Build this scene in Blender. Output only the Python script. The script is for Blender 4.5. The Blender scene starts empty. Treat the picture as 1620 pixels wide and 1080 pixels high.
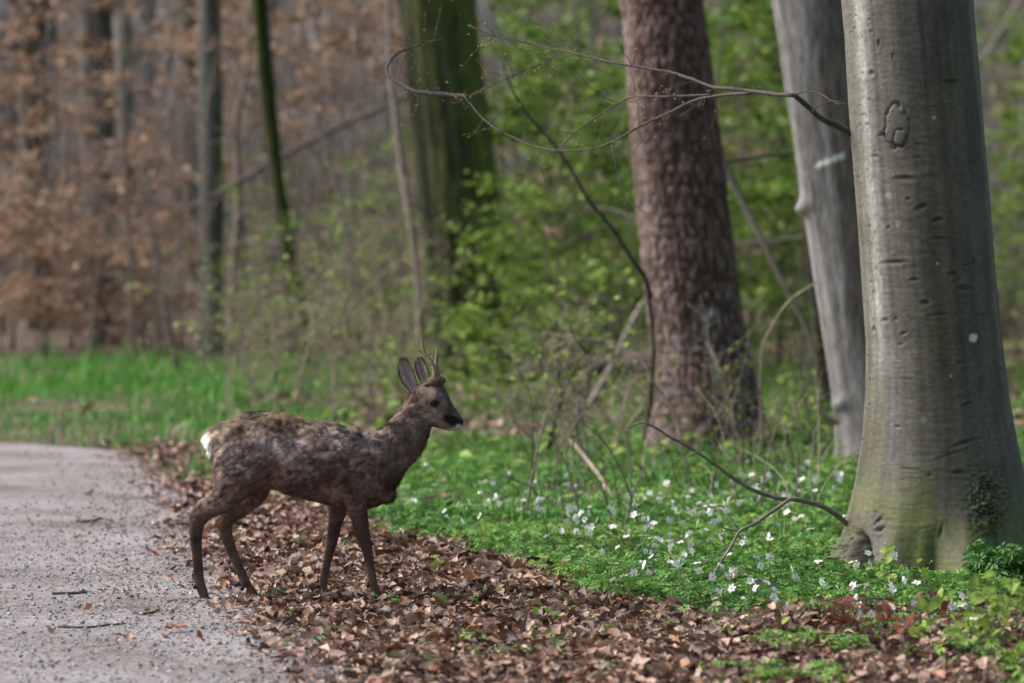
import bpy, math
import numpy as np
from mathutils import Matrix, Vector

scene = bpy.context.scene
COL = scene.collection
rng = np.random.default_rng(11)

# ------------------------------------------------------------------ camera
# long lens, eye height 1.5 m, horizon at row 340 of the 1620 x 1080 photograph
CAM_H, FPX = 1.5, 6480.0
TILT = math.atan(200.0 / FPX)
camd = bpy.data.cameras.new("camera")
cam = bpy.data.objects.new("camera", camd)
COL.objects.link(cam)
cam.location = (0, 0, CAM_H)
cam.rotation_euler = (math.pi / 2 - TILT, 0, 0)
camd.sensor_width = 36.0
camd.lens = 36.0 * FPX / 1620.0
camd.clip_start, camd.clip_end = 0.1, 2000
camd.dof.use_dof = True
camd.dof.focus_distance = 16.15
camd.dof.aperture_fstop = 2.6
scene.camera = cam

# ------------------------------------------------------------------ light
SUN_DIR = Vector((-0.92, 0.16, 0.90)).normalized()      # towards the light: over the open path
world = bpy.data.worlds.new("World")
scene.world = world
world.use_nodes = True
wn = world.node_tree
sky = wn.nodes.new("ShaderNodeTexSky")
sky.sky_type = 'NISHITA'
sky.sun_disc = False
sky.sun_elevation = math.asin(SUN_DIR.z)
sky.sun_rotation = math.atan2(SUN_DIR.x, SUN_DIR.y)
sky.air_density, sky.dust_density, sky.ozone_density = 1.0, 3.0, 1.0
bg = wn.nodes["Background"]
bg.inputs[1].default_value = 0.065
wn.links.new(sky.outputs[0], bg.inputs[0])
sund = bpy.data.lights.new("sun", 'SUN')
sund.energy = 1.5
sund.angle = math.radians(40)
sund.color = (1.0, 0.945, 0.87)
sun = bpy.data.objects.new("sun", sund)
COL.objects.link(sun)
sun.rotation_euler = (-SUN_DIR).to_track_quat('-Z', 'Y').to_euler()
vs = scene.view_settings
vs.view_transform, vs.look, vs.gamma, vs.exposure = 'Standard', 'None', 1.0, 1.85
vs.use_curve_mapping = False

# ------------------------------------------------------------------ helpers: photograph -> place
ST, CT = math.sin(TILT), math.cos(TILT)
def ray(px, py):
    px, py = np.asarray(px, float), np.asarray(py, float)
    r, u = (px - 810.0) / FPX, (540.0 - py) / FPX
    return r, CT + u * ST, -ST + u * CT
def P(px, py, Y):
    x, y, z = ray(px, py)
    return np.stack([x / y * Y, np.broadcast_to(np.asarray(Y, float), np.shape(x)) + 0 * x, CAM_H + z / y * Y], -1)
def G(px, py):
    x, y, z = ray(px, py)
    t = -CAM_H / z
    return np.stack([x * t, y * t, 0 * t], -1)
def proj(V):
    x, y, z = V[:, 0], V[:, 1], V[:, 2] - CAM_H
    f, u = y * CT - z * ST, y * ST + z * CT
    return 810 + x / f * FPX, 540 - u / f * FPX

# ------------------------------------------------------------------ helpers: noise
def _h(ix, iy, iz, s):
    with np.errstate(over='ignore'):
        n = (ix.astype(np.uint32) * np.uint32(374761393) + iy.astype(np.uint32) * np.uint32(668265263)
             + iz.astype(np.uint32) * np.uint32(2147483647) + np.uint32(s * 974711 + 13))
        n = (n ^ (n >> np.uint32(13))) * np.uint32(1274126177)
        n = (n ^ (n >> np.uint32(16))) * np.uint32(2246822519)
        n = n ^ (n >> np.uint32(15))
    return n.astype(np.float64) / 4294967295.0 * 2 - 1
def noise(p, s=0):
    p = np.asarray(p, float)
    i = np.floor(p).astype(np.int64)
    f = p - i
    f = f * f * (3 - 2 * f)
    i = i & 0xFFFFFFFF
    r = 0
    for dx in (0, 1):
        for dy in (0, 1):
            for dz in (0, 1):
                w = (f[..., 0] if dx else 1 - f[..., 0]) * (f[..., 1] if dy else 1 - f[..., 1]) * (f[..., 2] if dz else 1 - f[..., 2])
                r = r + w * _h((i[..., 0] + dx) & 0xFFFFFFFF, (i[..., 1] + dy) & 0xFFFFFFFF, (i[..., 2] + dz) & 0xFFFFFFFF, s)
    return r
def fbm(p, o=4, s=0):
    r, a = 0, 0.5
    for k in range(o):
        r = r + a * noise(np.asarray(p) * 2.0 ** k, s + k)
        a *= 0.5
    return r
def smooth(a, b, x):
    t = np.clip((x - a) / (b - a), 0, 1)
    return t * t * (3 - 2 * t)
def mix(a, b, t):
    t = np.asarray(t)[..., None]
    return np.asarray(a) * (1 - t) + np.asarray(b) * t

# ------------------------------------------------------------------ helpers: meshes
def make_mesh(name, V, faces, mats, col=None, rnd=None, smooth_shade=True, midx=None):
    """faces: list of (n,k) index arrays; col: (nv,3); rnd: (nv,)"""
    me = bpy.data.meshes.new(name)
    V = np.ascontiguousarray(V, np.float32)
    me.vertices.add(len(V))
    me.vertices.foreach_set("co", V.ravel())
    faces = [np.asarray(f, np.int32) for f in faces if len(f)]
    nl = sum(f.size for f in faces)
    npoly = sum(len(f) for f in faces)
    me.loops.add(nl)
    me.polygons.add(npoly)
    me.loops.foreach_set("vertex_index", np.concatenate([f.ravel() for f in faces]))
    tot = np.concatenate([np.full(len(f), f.shape[1], np.int32) for f in faces])
    start = np.concatenate([[0], np.cumsum(tot)[:-1]]).astype(np.int32)
    me.polygons.foreach_set("loop_start", start)
    me.polygons.foreach_set("use_smooth", np.full(npoly, smooth_shade))
    if midx is not None:
        me.polygons.foreach_set("material_index", np.asarray(midx, np.int32))
    for m in (mats if isinstance(mats, (list, tuple)) else [mats]):
        me.materials.append(m)
    if col is not None:
        a = me.attributes.new("col", 'FLOAT_COLOR', 'POINT')
        c = np.ones((len(V), 4), np.float32)
        c[:, :3] = col
        a.data.foreach_set("color", c.ravel())
    if rnd is not None:
        a = me.attributes.new("rnd", 'FLOAT', 'POINT')
        a.data.foreach_set("value", np.ascontiguousarray(rnd, np.float32))
    me.update(calc_edges=True)
    me.validate()
    return me
def add(name, me, parent=None, loc=None, label=None, cat=None, group=None, kind=None):
    o = bpy.data.objects.new(name, me)
    COL.objects.link(o)
    if loc is not None:
        o.location = loc
    if parent is not None:
        o.parent = parent
    for k, v in (("label", label), ("category", cat), ("group", group), ("kind", kind)):
        if v:
            o[k] = v
    return o
class Acc:
    def __init__(s):
        s.V, s.F, s.R, s.C, s.n = [], {}, [], [], 0
    def put(s, V, faces, rnd=None, col=None):
        V = np.asarray(V, float)
        for f in faces:
            f = np.asarray(f)
            if len(f):
                s.F.setdefault(f.shape[1], []).append(f + s.n)
        s.V.append(V)
        s.R.append(np.zeros(len(V)) if rnd is None else np.broadcast_to(rnd, (len(V),)))
        s.C.append(np.zeros((len(V), 3)) if col is None else np.broadcast_to(col, (len(V), 3)))
        s.n += len(V)
    def mesh(s, name, mats, use_col=False, smooth_shade=True, off=None):
        V = np.concatenate(s.V)
        if off is not None:
            V = V - np.asarray(off)
        return make_mesh(name, V, [np.concatenate(v) for v in s.F.values()], mats,
                         col=np.concatenate(s.C) if use_col else None, rnd=np.concatenate(s.R), smooth_shade=smooth_shade)
def resample(pts, n):
    """Catmull-Rom through the rows of pts (any number of columns)"""
    pts = np.asarray(pts, float)
    if len(pts) < 3:
        t = np.linspace(0, 1, n)[:, None]
        return pts[0] * (1 - t) + pts[-1] * t
    q = np.vstack([2 * pts[0] - pts[1], pts, 2 * pts[-1] - pts[-2]])
    d = np.linalg.norm(np.diff(pts[:, :min(3, pts.shape[1])], axis=0), axis=1) + 1e-9
    c = np.concatenate([[0], np.cumsum(d)])
    s = np.linspace(0, c[-1], n)
    i = np.clip(np.searchsorted(c, s, side='right') - 1, 0, len(d) - 1)
    t = ((s - c[i]) / d[i])[:, None]
    a, b, e, f = q[i], q[i + 1], q[i + 2], q[i + 3]
    return 0.5 * (2 * b + (e - a) * t + (2 * a - 5 * b + 4 * e - f) * t ** 2 + (3 * b - a - 3 * e + f) * t ** 3)
def tube(pts, rad, n=6, rough=0.0):
    pts = np.asarray(pts, float)
    m = len(pts)
    rad = np.broadcast_to(np.asarray(rad, float), (m,))
    T = np.gradient(pts, axis=0)
    T /= np.linalg.norm(T, axis=1)[:, None] + 1e-12
    ref = np.array([0, 0, 1.0]) if abs(T[0, 2]) < 0.8 else np.array([1.0, 0, 0])
    N = np.zeros_like(T)
    v = ref - T[0] * (ref @ T[0])
    N[0] = v / np.linalg.norm(v)
    for k in range(1, m):
        v = N[k - 1] - T[k] * (N[k - 1] @ T[k])
        N[k] = v / (np.linalg.norm(v) + 1e-12)
    B = np.cross(T, N)
    a = np.linspace(0, 2 * math.pi, n, endpoint=False)
    rr = rad[:, None] * np.ones(n)
    if rough:
        rr = rr * (1 + rough * noise(np.stack([np.repeat(pts[:, 0:1], n, 1) * 25 + np.cos(a) * 2, np.repeat(pts[:, 1:2], n, 1) * 25 + np.sin(a) * 2, np.repeat(pts[:, 2:3], n, 1) * 25], -1)))
    V = pts[:, None, :] + rr[..., None] * (np.cos(a)[None, :, None] * N[:, None, :] + np.sin(a)[None, :, None] * B[:, None, :])
    i, j = np.meshgrid(np.arange(m - 1), np.arange(n), indexing='ij')
    j2 = (j + 1) % n
    q = np.stack([i * n + j, i * n + j2, (i + 1) * n + j2, (i + 1) * n + j], -1).reshape(-1, 4)
    V = V.reshape(-1, 3)
    V = np.vstack([V, pts[0], pts[-1]])
    k = np.arange(n)
    c1 = np.stack([np.full(n, m * n), (k + 1) % n, k], -1)
    c2 = np.stack([np.full(n, m * n + 1), (m - 1) * n + k, (m - 1) * n + (k + 1) % n], -1)
    return V, [q, np.vstack([c1, c2])]
def rot_rand(n, r, tilt=0.5):
    """n rotation matrices: random heading, tipped by about tilt radians"""
    az, tx, ty = r.uniform(0, 2 * math.pi, n), r.normal(0, tilt, n), r.normal(0, tilt, n)
    ca, sa, cx, sx, cy, sy = np.cos(az), np.sin(az), np.cos(tx), np.sin(tx), np.cos(ty), np.sin(ty)
    o, l = np.zeros(n), np.ones(n)
    Rz = np.stack([ca, -sa, o, sa, ca, o, o, o, l], -1).reshape(-1, 3, 3)
    Rx = np.stack([l, o, o, o, cx, -sx, o, sx, cx], -1).reshape(-1, 3, 3)
    Ry = np.stack([cy, o, sy, o, l, o, -sy, o, cy], -1).reshape(-1, 3, 3)
    return Rz @ Rx @ Ry
def scatter(acc, tmpl, pos, R, S, rnd, col=None):
    """copies of tmpl (V, faces) into the accumulator"""
    V, faces = tmpl
    n, k = len(pos), len(V)
    if n == 0:
        return
    S = np.asarray(S, float)
    S = S[:, None] * np.ones(3) if S.ndim == 1 else S
    W = np.einsum('nij,nkj->nki', R, V[None] * S[:, None, :]) + np.asarray(pos)[:, None, :]
    ff = [(np.asarray(f)[None] + (np.arange(n) * k)[:, None, None]).reshape(-1, np.shape(f)[1]) for f in faces]
    acc.put(W.reshape(-1, 3), ff, np.repeat(rnd, k), None if col is None else np.repeat(col, k, 0))

# ------------------------------------------------------------------ helpers: materials
def mat(name, rough=0.85, spec=0.25):
    m = bpy.data.materials.new(name)
    m.use_nodes = True
    nt = m.node_tree
    b = nt.nodes["Principled BSDF"]
    b.inputs["Roughness"].default_value = rough
    b.inputs["Specular IOR Level"].default_value = spec
    return m, nt, b
def N(nt, kind, **kw):
    n = nt.nodes.new("ShaderNode" + kind)
    for k, v in kw.items():
        if isinstance(v, bpy.types.NodeSocket):
            nt.links.new(v, n.inputs[k])
        elif k in n.inputs:
            n.inputs[k].default_value = v
        else:
            setattr(n, k, v)
    return n
def ramp(nt, fac, stops):
    n = nt.nodes.new("ShaderNodeValToRGB")
    e = n.color_ramp.elements
    while len(e) < len(stops):
        e.new(0.5)
    for k, (p, c) in enumerate(stops):
        e[k].position = p
        e[k].color = (*c, 1)
    nt.links.new(fac, n.inputs[0])
    return n.outputs[0]
def coords(nt, scale=(1, 1, 1)):
    t = nt.nodes.new("ShaderNodeTexCoord")
    m = nt.nodes.new("ShaderNodeMapping")
    m.inputs["Scale"].default_value = scale
    nt.links.new(t.outputs["Object"], m.inputs[0])
    return m.outputs[0]
def mul(nt, a, b, fac=1.0, mode='MULTIPLY'):
    n = nt.nodes.new("ShaderNodeMix")
    n.data_type, n.blend_type = 'RGBA', mode
    n.inputs[0].default_value = fac
    nt.links.new(a, n.inputs[6])
    nt.links.new(b, n.inputs[7])
    return n.outputs[2]
def bump(nt, b, h, strength=0.5, dist=0.01):
    n = N(nt, "Bump", Strength=strength, Distance=dist, Height=h)
    nt.links.new(n.outputs[0], b.inputs["Normal"])
def leaf_mat(name, stops, trans=0.3, rough=0.6, spec=0.3, tcol=None):
    m, nt, b = mat(name, rough, spec)
    at = N(nt, "Attribute", attribute_name="rnd")
    c = ramp(nt, at.outputs["Fac"], stops)
    nz = N(nt, "TexNoise", Vector=coords(nt), Scale=60.0, Detail=3.0)
    c2 = mul(nt, c, ramp(nt, nz.outputs["Fac"], [(0.3, (0.72, 0.72, 0.72)), (0.7, (1.15, 1.15, 1.15))]))
    nt.links.new(c2, b.inputs["Base Color"])
    tr = N(nt, "BsdfTranslucent")
    nt.links.new(c2, tr.inputs[0])
    ms = N(nt, "MixShader", Fac=trans)
    nt.links.new(b.outputs[0], ms.inputs[1])
    nt.links.new(tr.outputs[0], ms.inputs[2])
    nt.links.new(ms.outputs[0], nt.nodes["Material Output"].inputs[0])
    return m
def bark_mat(name, vscale=(30, 30, 8), amount=0.6, bstr=0.6, bdist=0.008, rough=0.85, spec=0.2):
    m, nt, b = mat(name, rough, spec)
    at = N(nt, "Attribute", attribute_name="col")
    co = coords(nt, vscale)
    nz = N(nt, "TexNoise", Vector=co, Scale=1.0, Detail=6.0, Roughness=0.65)
    lo, hi = 1 - amount, 1 + amount
    c = mul(nt, at.outputs["Color"], ramp(nt, nz.outputs["Fac"], [(0.3, (lo, lo, lo)), (0.7, (hi, hi, hi))]))
    nt.links.new(c, b.inputs["Base Color"])
    bump(nt, b, nz.outputs["Fac"], bstr, bdist)
    return m
def plain(name, c, rough=0.8, spec=0.25, nscale=40.0, amt=0.35, bstr=0.4, bdist=0.004):
    m, nt, b = mat(name, rough, spec)
    nz = N(nt, "TexNoise", Vector=coords(nt), Scale=nscale, Detail=5.0)
    a, d = [x * (1 - amt) for x in c], [min(1, x * (1 + amt)) for x in c]
    nt.links.new(ramp(nt, nz.outputs["Fac"], [(0.3, a), (0.7, d)]), b.inputs["Base Color"])
    bump(nt, b, nz.outputs["Fac"], bstr, bdist)
    return m

M_litter = leaf_mat("litter_leaf", [(0.0, (0.030, 0.016, 0.011)), (0.25, (0.105, 0.052, 0.034)), (0.5, (0.235, 0.130, 0.090)), (0.88, (0.50, 0.35, 0.27)), (1.0, (0.30, 0.12, 0.045))], 0.12, 0.5, 0.45)
M_brownleaf = leaf_mat("retained_beech_leaf", [(0.0, (0.12, 0.075, 0.05)), (0.45, (0.32, 0.20, 0.13)), (0.8, (0.58, 0.40, 0.275)), (1.0, (0.70, 0.58, 0.46))], 0.3)
M_green = leaf_mat("fresh_leaf", [(0.0, (0.06, 0.11, 0.02)), (0.5, (0.15, 0.26, 0.04)), (0.85, (0.27, 0.40, 0.07)), (1.0, (0.40, 0.48, 0.12))], 0.35)
M_anem = leaf_mat("anemone_leaf", [(0.0, (0.030, 0.095, 0.020)), (0.35, (0.09, 0.23, 0.045)), (0.7, (0.18, 0.37, 0.07)), (1.0, (0.36, 0.48, 0.10))], 0.25)
M_grass = leaf_mat("grass_blade", [(0.0, (0.04, 0.13, 0.02)), (0.5, (0.095, 0.30, 0.04)), (0.88, (0.18, 0.43, 0.07)), (0.93, (0.33, 0.33, 0.16)), (1.0, (0.48, 0.42, 0.28))], 0.3)
M_petal = leaf_mat("anemone_petal", [(0.0, (0.72, 0.74, 0.76)), (0.9, (0.88, 0.88, 0.89)), (1.0, (0.82, 0.72, 0.80))], 0.18)
M_violet = leaf_mat("violet_petal", [(0.0, (0.16, 0.08, 0.38)), (1.0, (0.28, 0.16, 0.52))], 0.3)
M_yellow = plain("stamen_yellow", (0.62, 0.46, 0.06))
M_stalk = plain("green_stalk", (0.09, 0.14, 0.04))
M_twig = plain("bare_twig", (0.075, 0.062, 0.055), nscale=60)
M_palewood = plain("dead_pale_wood", (0.27, 0.215, 0.165), nscale=50)
M_greytwig = plain("grey_brown_stem", (0.19, 0.155, 0.13), nscale=30)
M_farstem = plain("far_grey_stem", (0.30, 0.275, 0.24), nscale=3)
M_mosstwig = plain("mossy_stem", (0.075, 0.095, 0.03), nscale=30)
M_bud = leaf_mat("opening_bud", [(0.0, (0.26, 0.27, 0.10)), (1.0, (0.42, 0.40, 0.20))], 0.2)

# ------------------------------------------------------------------ terrain, path
def terrain(x, y):
    x, y = np.asarray(x, float), np.asarray(y, float)
    z = 0.03 * noise(np.stack([x * 0.35, y * 0.35, 0 * x], -1), 3) * smooth(19, 26, y)
    rise = smooth(46, 130, y) * 15.0 + np.clip(y - 130, 0, None) * 0.04
    return z + rise + smooth(46, 80, y) * 0.6 * noise(np.stack([x * 0.07, y * 0.07, 0 * x], -1), 9)
gy = np.concatenate([np.linspace(-30, 8, 12), np.linspace(9, 45, 110), np.linspace(46, 150, 70), np.linspace(155, 400, 20)])
gx = np.concatenate([np.linspace(-220, -24, 24), np.linspace(-20, 20, 130), np.linspace(24, 220, 24)])
XX, YY = np.meshgrid(gx, gy)
gV = np.stack([XX.ravel(), YY.ravel(), terrain(XX, YY).ravel()], -1)
def grid_faces(m, n):
    i, j = np.meshgrid(np.arange(m - 1), np.arange(n - 1), indexing='ij')
    return np.stack([i * n + j, i * n + j + 1, (i + 1) * n + j + 1, (i + 1) * n + j], -1).reshape(-1, 4)
m_soil, nt, b = mat("forest_floor", 0.9, 0.2)
co = coords(nt)
n1 = N(nt, "TexNoise", Vector=co, Scale=1.1, Detail=6.0)
n2 = N(nt, "TexVoronoi", Vector=co, Scale=26.0)
n3 = N(nt, "TexNoise", Vector=co, Scale=0.35, Detail=3.0)
c = ramp(nt, n1.outputs["Fac"], [(0.3, (0.07, 0.050, 0.036)), (0.55, (0.165, 0.122, 0.09)), (0.75, (0.28, 0.215, 0.165))])
c = mul(nt, c, ramp(nt, n2.outputs["Distance"], [(0.0, (1.25, 1.2, 1.15)), (0.6, (0.6, 0.6, 0.6))]))
nt.links.new(c, b.inputs["Base Color"])
bump(nt, b, n2.outputs["Distance"], 0.7, 0.02)
add("ground", make_mesh("ground", gV, [grid_faces(len(gy), len(gx))], m_soil), kind="structure")

# gravel track: its right edge read off the photograph row by row, bending away to the left at 26 m
edge_px = np.array([(640, 1180), (565, 1080), (505, 1025), (425, 960), (365, 900), (332, 850), (306, 800), (286, 762), (264, 738), (246, 722)])
eR = G(edge_px[:, 0], edge_px[:, 1])[:, :2]
eR = np.vstack([[0.1, -25], [0.25, 4], eR, G(205, 712)[None, :2], G(54, 702)[None, :2], G(-150, 694)[None, :2], [[-9, 31.0], [-24, 38.0], [-60, 62.0]]])
eL = np.array([[-4.2, -25], [-3.9, 4], [-3.9, 10], [-3.95, 12], [-4.0, 13], [-4.05, 14], [-4.1, 15], [-4.15, 16], [-4.3, 17], [-4.5, 18], [-4.8, 19], [-5.1, 20], [-5.5, 21], [-6.3, 22], [-7.6, 23.4], [-11, 26], [-25, 33.5], [-60, 54]])
nn = 220
cR, cL = resample(eR, nn), resample(eL, nn)
kk = np.linspace(0, 1, 40)
pv = cL[:, None, :] * (1 - kk)[None, :, None] + cR[:, None, :] * kk[None, :, None]
pv = pv.reshape(-1, 2)
pz = terrain(pv[:, 0], pv[:, 1]) + 0.006 + 0.004 * fbm(np.c_[pv * 1.7, pv[:, :1] * 0], 3, 5)
m_gravel, nt, b = mat("gravel_track", 0.9, 0.25)
co = coords(nt)
v1 = N(nt, "TexVoronoi", Vector=co, Scale=85.0)
v2 = N(nt, "TexVoronoi", Vector=co, Scale=210.0)
nz = N(nt, "TexNoise", Vector=co, Scale=1.3, Detail=8.0, Roughness=0.7)
c = ramp(nt, nz.outputs["Fac"], [(0.33, (0.12, 0.098, 0.09)), (0.48, (0.225, 0.205, 0.205)), (0.68, (0.31, 0.295, 0.305))])
sp = ramp(nt, v1.outputs["Color"], [(0.15, (0.55, 0.5, 0.48)), (0.6, (1.0, 1.0, 1.0)), (0.95, (1.45, 1.4, 1.4))])
c = mul(nt, c, sp)
sp2 = ramp(nt, v2.outputs["Color"], [(0.1, (0.6, 0.58, 0.56)), (0.5, (1, 1, 1)), (0.9, (1.3, 1.3, 1.3))])
c = mul(nt, c, sp2)
nt.links.new(c, b.inputs["Base Color"])
bump(nt, b, v1.outputs["Distance"], 0.5, 0.006)
add("gravel_path", make_mesh("gravel_path", np.c_[pv, pz], [grid_faces(nn, 40)], m_gravel), kind="structure")

_ord = np.argsort(eR[2:15, 1])
def x_gravel(Y):                       # where the gravel ends, by distance
    return np.interp(Y, np.r_[4, eR[2:12, 1], 26.6], np.r_[0.25, eR[2:12, 0], eR[11, 0] - 0.3])
green_px = np.array([(1420, 1080), (1330, 1040), (1180, 1004), (1050, 985), (930, 950), (835, 908), (730, 880), (620, 853), (560, 826), (490, 800), (410, 785), (350, 770), (318, 750), (300, 735), (330, 715)])
eG = G(green_px[:, 0], green_px[:, 1])
def x_green(Y):                        # where the ground cover begins
    return np.interp(Y, eG[:, 1], eG[:, 0])

# ------------------------------------------------------------------ leaf shapes
def leaf_template(L=1.0, W=0.62, fold=0.18, curl=0.25, nu=5, seed=0, wave=0.0):
    u = np.linspace(0, 1, nu)
    w = W * 0.5 * np.sin(np.pi * np.clip(u, 0.03, 0.985) ** 0.85) ** 0.8
    r = np.random.default_rng(seed)
    V = []
    for k in range(nu):
        zc = curl * (u[k] - 0.5) ** 2 * 2
        for s in (-1, 0, 1):
            V.append(((u[k] - 0.5) * L, s * w[k], zc + abs(s) * fold * w[k] * 2 + wave * r.normal()))
    F = []
    for k in range(nu - 1):
        for s in (0, 1):
            F.append((k * 3 + s, (k + 1) * 3 + s, (k + 1) * 3 + s + 1, k * 3 + s + 1))
    return np.array(V), [np.array(F)]
T_litter = [leaf_template(1, 0.66, f, cu, 4, k, wv) for k, (f, cu, wv) in enumerate([(0.15, 0.2, 0.045), (-0.12, -0.2, 0.05), (0.35, 0.08, 0.05), (0.1, 0.45, 0.06), (-0.25, 0.2, 0.07), (0.55, 0.15, 0.06), (0.2, -0.4, 0.07)])]
T_leaf = leaf_template(1, 0.6, 0.12, -0.12, 4)
T_leaf3 = (np.array([(0, 0, 0), (0.5, -0.3, 0.06), (1.0, 0, -0.1), (0.5, 0.3, 0.06)]), [np.array([(0, 1, 2, 3)])])
T_two = (np.array([(0, 0, 0), (0.35, -0.30, 0.05), (0.75, -0.22, 0.02), (1.0, 0, -0.08), (0.75, 0.22, 0.02), (0.35, 0.30, 0.05)]), [np.array([(0, 1, 2, 3), (0, 3, 4, 5)])])
def scatter_many(acc, tmpls, pos, R, S, rnd):
    idx = rng.integers(0, len(tmpls), len(pos))
    for k, t in enumerate(tmpls):
        s = idx == k
        scatter(acc, t, pos[s], R[s], S[s], rnd[s])

# leaf litter: the drift between track and ground cover, then thinner through the wood
acc = Acc()
def litter(n, X, Y, size, lift, tilt, bias=0.0):
    pos = np.stack([X, Y, terrain(X, Y) + 0.008 + np.abs(rng.normal(0, lift, len(X)))], -1)
    r = np.clip(rng.beta(1.3, 1.5, len(X)) + bias, 0, 0.93)
    r[rng.random(len(X)) < 0.035] = 1.0
    scatter_many(acc, T_litter, pos, rot_rand(len(X), rng, tilt), size * (0.35 + 1.15 * rng.random(len(X)) ** 1.3), r)
def sample(n, f, x0, x1, y0, y1):
    X, Y = rng.uniform(x0, x1, n), rng.uniform(y0, y1, n)
    k = f(X, Y)
    k = rng.random(n) < k
    return X[k], Y[k]
drift = lambda X, Y: (smooth(-0.30, 0.12, X - x_gravel(Y) + 0.12 * noise(np.c_[X * 3, Y * 3, 0 * X], 21)) ** 1.5
                      * (1 - smooth(0.0, 0.30, X - x_green(Y) + 0.32 * fbm(np.c_[X * 2.5, Y * 2.5, 0 * X], 3, 22))))
X, Y = sample(82000, drift, -3.2, 3.6, 12.2, 27)
litter(0, X, Y, 0.048, 0.011, 0.36)
X, Y = sample(30000, lambda X, Y: smooth(-1.3, 0.1, X - x_gravel(Y)) ** 3 * smooth(0.35, 0.0, X - x_gravel(Y)), -3.2, 0.8, 12.2, 26)
litter(0, X, Y, 0.017, 0.004, 0.35, 0.05)
X, Y = sample(7000, lambda X, Y: (X > x_green(Y)) * 0.55, -2.5, 4.2, 12.4, 28)
litter(0, X, Y, 0.045, 0.012, 0.4)
X, Y = sample(6500, lambda X, Y: (X > x_green(Y) - 0.2) * (X > 0.9) * smooth(15.8, 15.2, Y), 0.6, 2.6, 12.4, 16)
litter(0, X, Y, 0.046, 0.02, 0.45)
X, Y = sample(16000, lambda X, Y: np.where(X > -2.2, 1.0, 0.05) * smooth(-9, -1, X), -9, 8, 27, 60)
litter(0, X, Y, 0.09, 0.02, 0.45)
X, Y = sample(9000, lambda X, Y: smooth(-.2, .15, X - x_gravel(Y)), -0.6, 5.5, 7.0, 12.6)
litter(0, X, Y, 0.06, 0.012, 0.35)
X, Y = sample(4500, lambda X, Y: (X > 2.4) * 1.0, 2.4, 5.5, 12.4, 16)
litter(0, X, Y, 0.055, 0.012, 0.35)
add("leaf_litter", acc.mesh("leaf_litter", M_litter, smooth_shade=True), kind="stuff", label="drift of dry brown beech leaves between track and ground cover", cat="leaf litter")

# loose stones on the track
acc = Acc()
ico = np.array([(1, 0, 0), (-1, 0, 0), (0, 1, 0), (0, -1, 0), (0, 0, 1), (0, 0, -1)], float)
icof = np.array([(0, 2, 4), (2, 1, 4), (1, 3, 4), (3, 0, 4), (2, 0, 5), (1, 2, 5), (3, 1, 5), (0, 3, 5)])
def stone_t(seed):
    r = np.random.default_rng(seed)
    V = np.vstack([ico, [(0.62 * a, 0.62 * b, 0.62 * c) for a in (-1, 1) for b in (-1, 1) for c in (-1, 1)]])
    d = V / np.linalg.norm(V, axis=1)[:, None]
    V = d * (1 + r.normal(0, 0.13, len(d)))[:, None]
    F = []
    for a in (-1, 1):
        for b_ in (-1, 1):
            for c_ in (-1, 1):
                k = 6 + (a > 0) * 4 + (b_ > 0) * 2 + (c_ > 0)
                x, y, z = (0 if a > 0 else 1), (2 if b_ > 0 else 3), (4 if c_ > 0 else 5)
                tri = [(x, y, k), (y, z, k), (z, x, k)]
                F += tri if a * b_ * c_ > 0 else [t[::-1] for t in tri]
    return V * np.array([1, 0.8, 0.55]), [np.array(F)]
T_stone = [stone_t(k) for k in range(4)]
X, Y = sample(26000, lambda X, Y: smooth(0.25, -0.25, X - x_gravel(Y)) * (0.35 + 0.65 * smooth(-1.6, 0.1, X - x_gravel(Y))) * smooth(24, 14, Y), -3.2, 0.6, 12.3, 22)
s = 0.0045 + 0.006 * rng.random(len(X)) ** 3
scatter_many(acc, T_stone, np.stack([X, Y, terrain(X, Y) + 0.008 + s * 0.3], -1), rot_rand(len(X), rng, 0.3), s, rng.random(len(X)))
M_stone = leaf_mat("gravel_stone", [(0.0, (0.15, 0.13, 0.125)), (0.35, (0.30, 0.28, 0.28)), (0.9, (0.40, 0.38, 0.38)), (1.0, (0.58, 0.56, 0.56))], 0.0, 0.9)
add("gravel", acc.mesh("gravel", M_stone, smooth_shade=False), kind="stuff", label="loose grey gravel stones strewn over the track", cat="gravel")

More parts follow.
